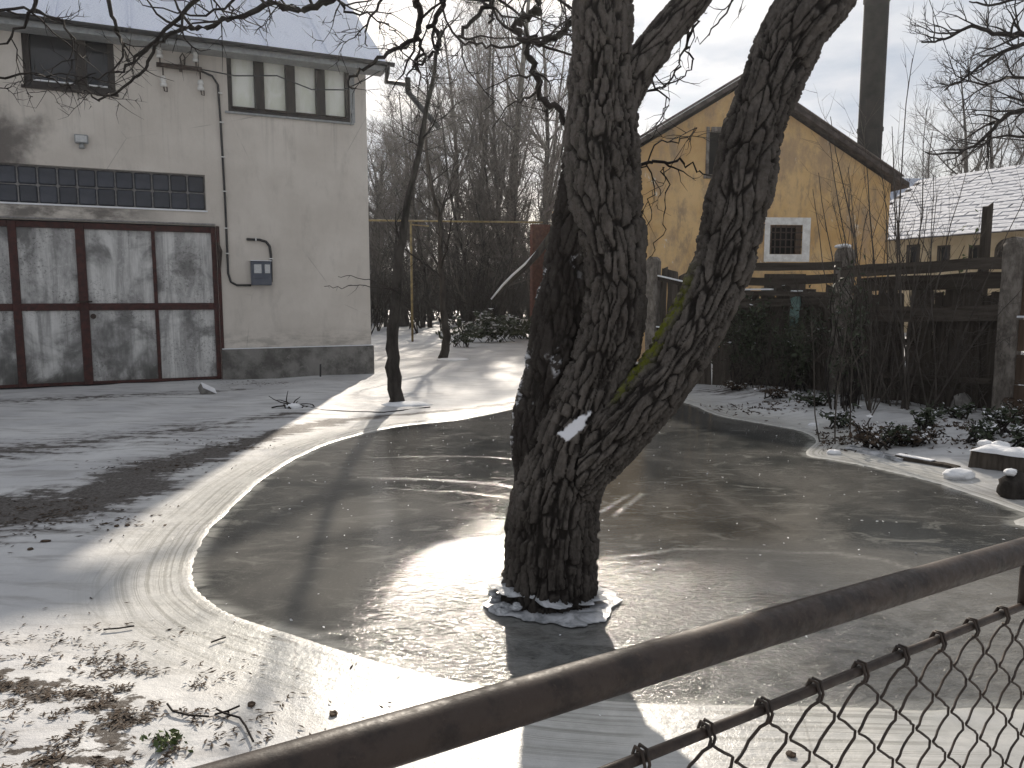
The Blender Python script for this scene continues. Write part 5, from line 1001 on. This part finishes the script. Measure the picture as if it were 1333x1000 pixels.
for i, (u, v, lb_) in enumerate(((60, 711, 'flat dark stone in the shaded snow at left'), (40, 722, 'small dark clod left of the flat dark stone'), (152, 688, 'little dark clod on the snow by the shadow edge'), (166, 687, 'round dark pebble at the edge of the sunlit snow'), (328, 923, 'dark dry bud on the ice near the rail'), (434, 935, 'dark dry seed head on the ice nearest the rail'), (1030, 987, 'dark dead leaf on the white ice below the wire mesh'), (1075, 912, 'dark leaf frozen at the pool edge behind the wire mesh'))):
    o = lump('clod' if i < 4 else 'dead_leaf', M_dead, (.035 if i == 0 else .016, .018, .008), 40 + i, .5, sub=2); q = on(u, v); o.location = (q[0], q[1], q[2] + .006); tag(o, lb_, 'clod' if i < 4 else 'leaf')
rg = np.random.default_rng(3); q = G(218, 975); C = np.c_[q[0] + rg.normal(0, .03, 70), q[1] + rg.normal(0, .025, 70), rg.uniform(.01, .05, 70)]
o = thing('small_plant', 'small plant with green leaves in the snow at the bottom left', 'plant', (0, 0, 0)); x = link('leaves', leaf_mesh('leaves', C, .011, M_leafg, rg), o); x['kind'] = 'stuff'

# thin winter air
t_ = bpy.data.materials.new('winter_air'); t_.use_nodes = True; n_ = t_.node_tree.nodes; n_.clear(); po = n_.new('ShaderNodeOutputMaterial'); pv = n_.new('ShaderNodeVolumePrincipled')
pv.inputs['Density'].default_value = .0006; pv.inputs['Color'].default_value = (.92, .95, 1, 1); pv.inputs['Anisotropy'].default_value = .7; t_.node_tree.links.new(pv.outputs[0], po.inputs['Volume'])
hz = MB().box(-330, 330, -30, 450, -1.5, 31).build('haze', t_); hz['kind'] = 'stuff'

# ---------------------------------------------------------------- railing with wire mesh nearest the camera
Lp = np.array([.101, .845, 1.11]); Rp = np.array([.99, 1.438, 1.06]); dF = (Rp - Lp)[:2]; LF = np.hypot(*dF); RA = math.atan2(dF[1], dF[0])
rail = thing('mesh_railing', 'rusty brown pipe railing with diamond wire mesh in the foreground', 'railing', (Lp[0], Lp[1], 0), RA)
zr = lambda s: 1.11 + (1.06 - 1.11) * s / LF
sS = np.linspace(-1.3, 2.4, 30); MB().tube([(s, 0, zr(s)) for s in sS], .0245, 24).build('top_rail', M_rail, rail, True)
zd = lambda s: .990 - .0405 * s
MB().tube([(s, 0, zd(s)) for s in np.linspace(-.9, 1.10, 14)], .0072, 8).build('wire_rod', M_rail, rail, True)
MB().tube([(1.085, 0, zd(1.085)), (1.085, 0, zr(1.085) - .01)], .011, 12).build('strut', M_rail, rail, True)
MB().tube([(1.62, 0, -.05), (1.62, 0, zr(1.62) - .01)], .02, 12).build('post', M_rail, rail, True)
MB().tube([(s, 0, zd(s)) for s in np.linspace(1.11, 2.4, 9)], .0072, 8).build('wire_rod', M_rail, rail, True)
MB().tube([(-1.25, 0, -.05), (-1.25, 0, zr(-1.25))], .018, 12).build('post', M_rail, rail, True)
Wd = .116; Hd = .086; rw = .0023; rg = np.random.default_rng(2); x0 = .068
for j in range(-14, 40):
    base = x0 + j * Wd / 2
    if abs(base + Wd / 4 - 1.10) < .02: pass
    pts = []; hookcol = 0 if j % 2 == 0 else 1        # column (0 left, 1 right) that meets the rod
    xh = base + hookcol * Wd / 2; z0_ = zd(xh) + .006
    # hook looping over the rod
    hk = [(-.001, -.010, -.014), (0, -.012, -.004), (0, -.006, .013), (0, .006, .013), (.002, .012, 0), (.002, .012, -.012)][::-1]
    for a, b, c in hk: pts.append((xh + a + (.004 if hookcol else -.004), b, zd(xh) + c))
    col_ = hookcol; z = zd(xh) - .014
    for k in range(22):
        col2 = 1 - col_; z2 = z - Hd / 2; xa, xb = base + col_ * Wd / 2, base + col2 * Wd / 2
        for m in range(1, 7):
            s_ = m / 6; bul = math.sin(s_ * math.pi) * (.0065 if xb < xa else .001); xx = xa + (xb - xa) * s_ + bul * .6; zz = z + (z2 - z) * s_ - bul * .8
            yy = (.0028 if (j % 2) else -.0028) * math.cos(math.pi * s_ * 2) * (1 if k % 2 else -1)
            pts.append((xx + rg.normal(0, .0007), yy, zz + rg.normal(0, .0007)))
        z = z2; col_ = col2
        if z < .08: break
    MB().tube(pts, rw, 6).build('mesh_wire', M_wire, rail, True)
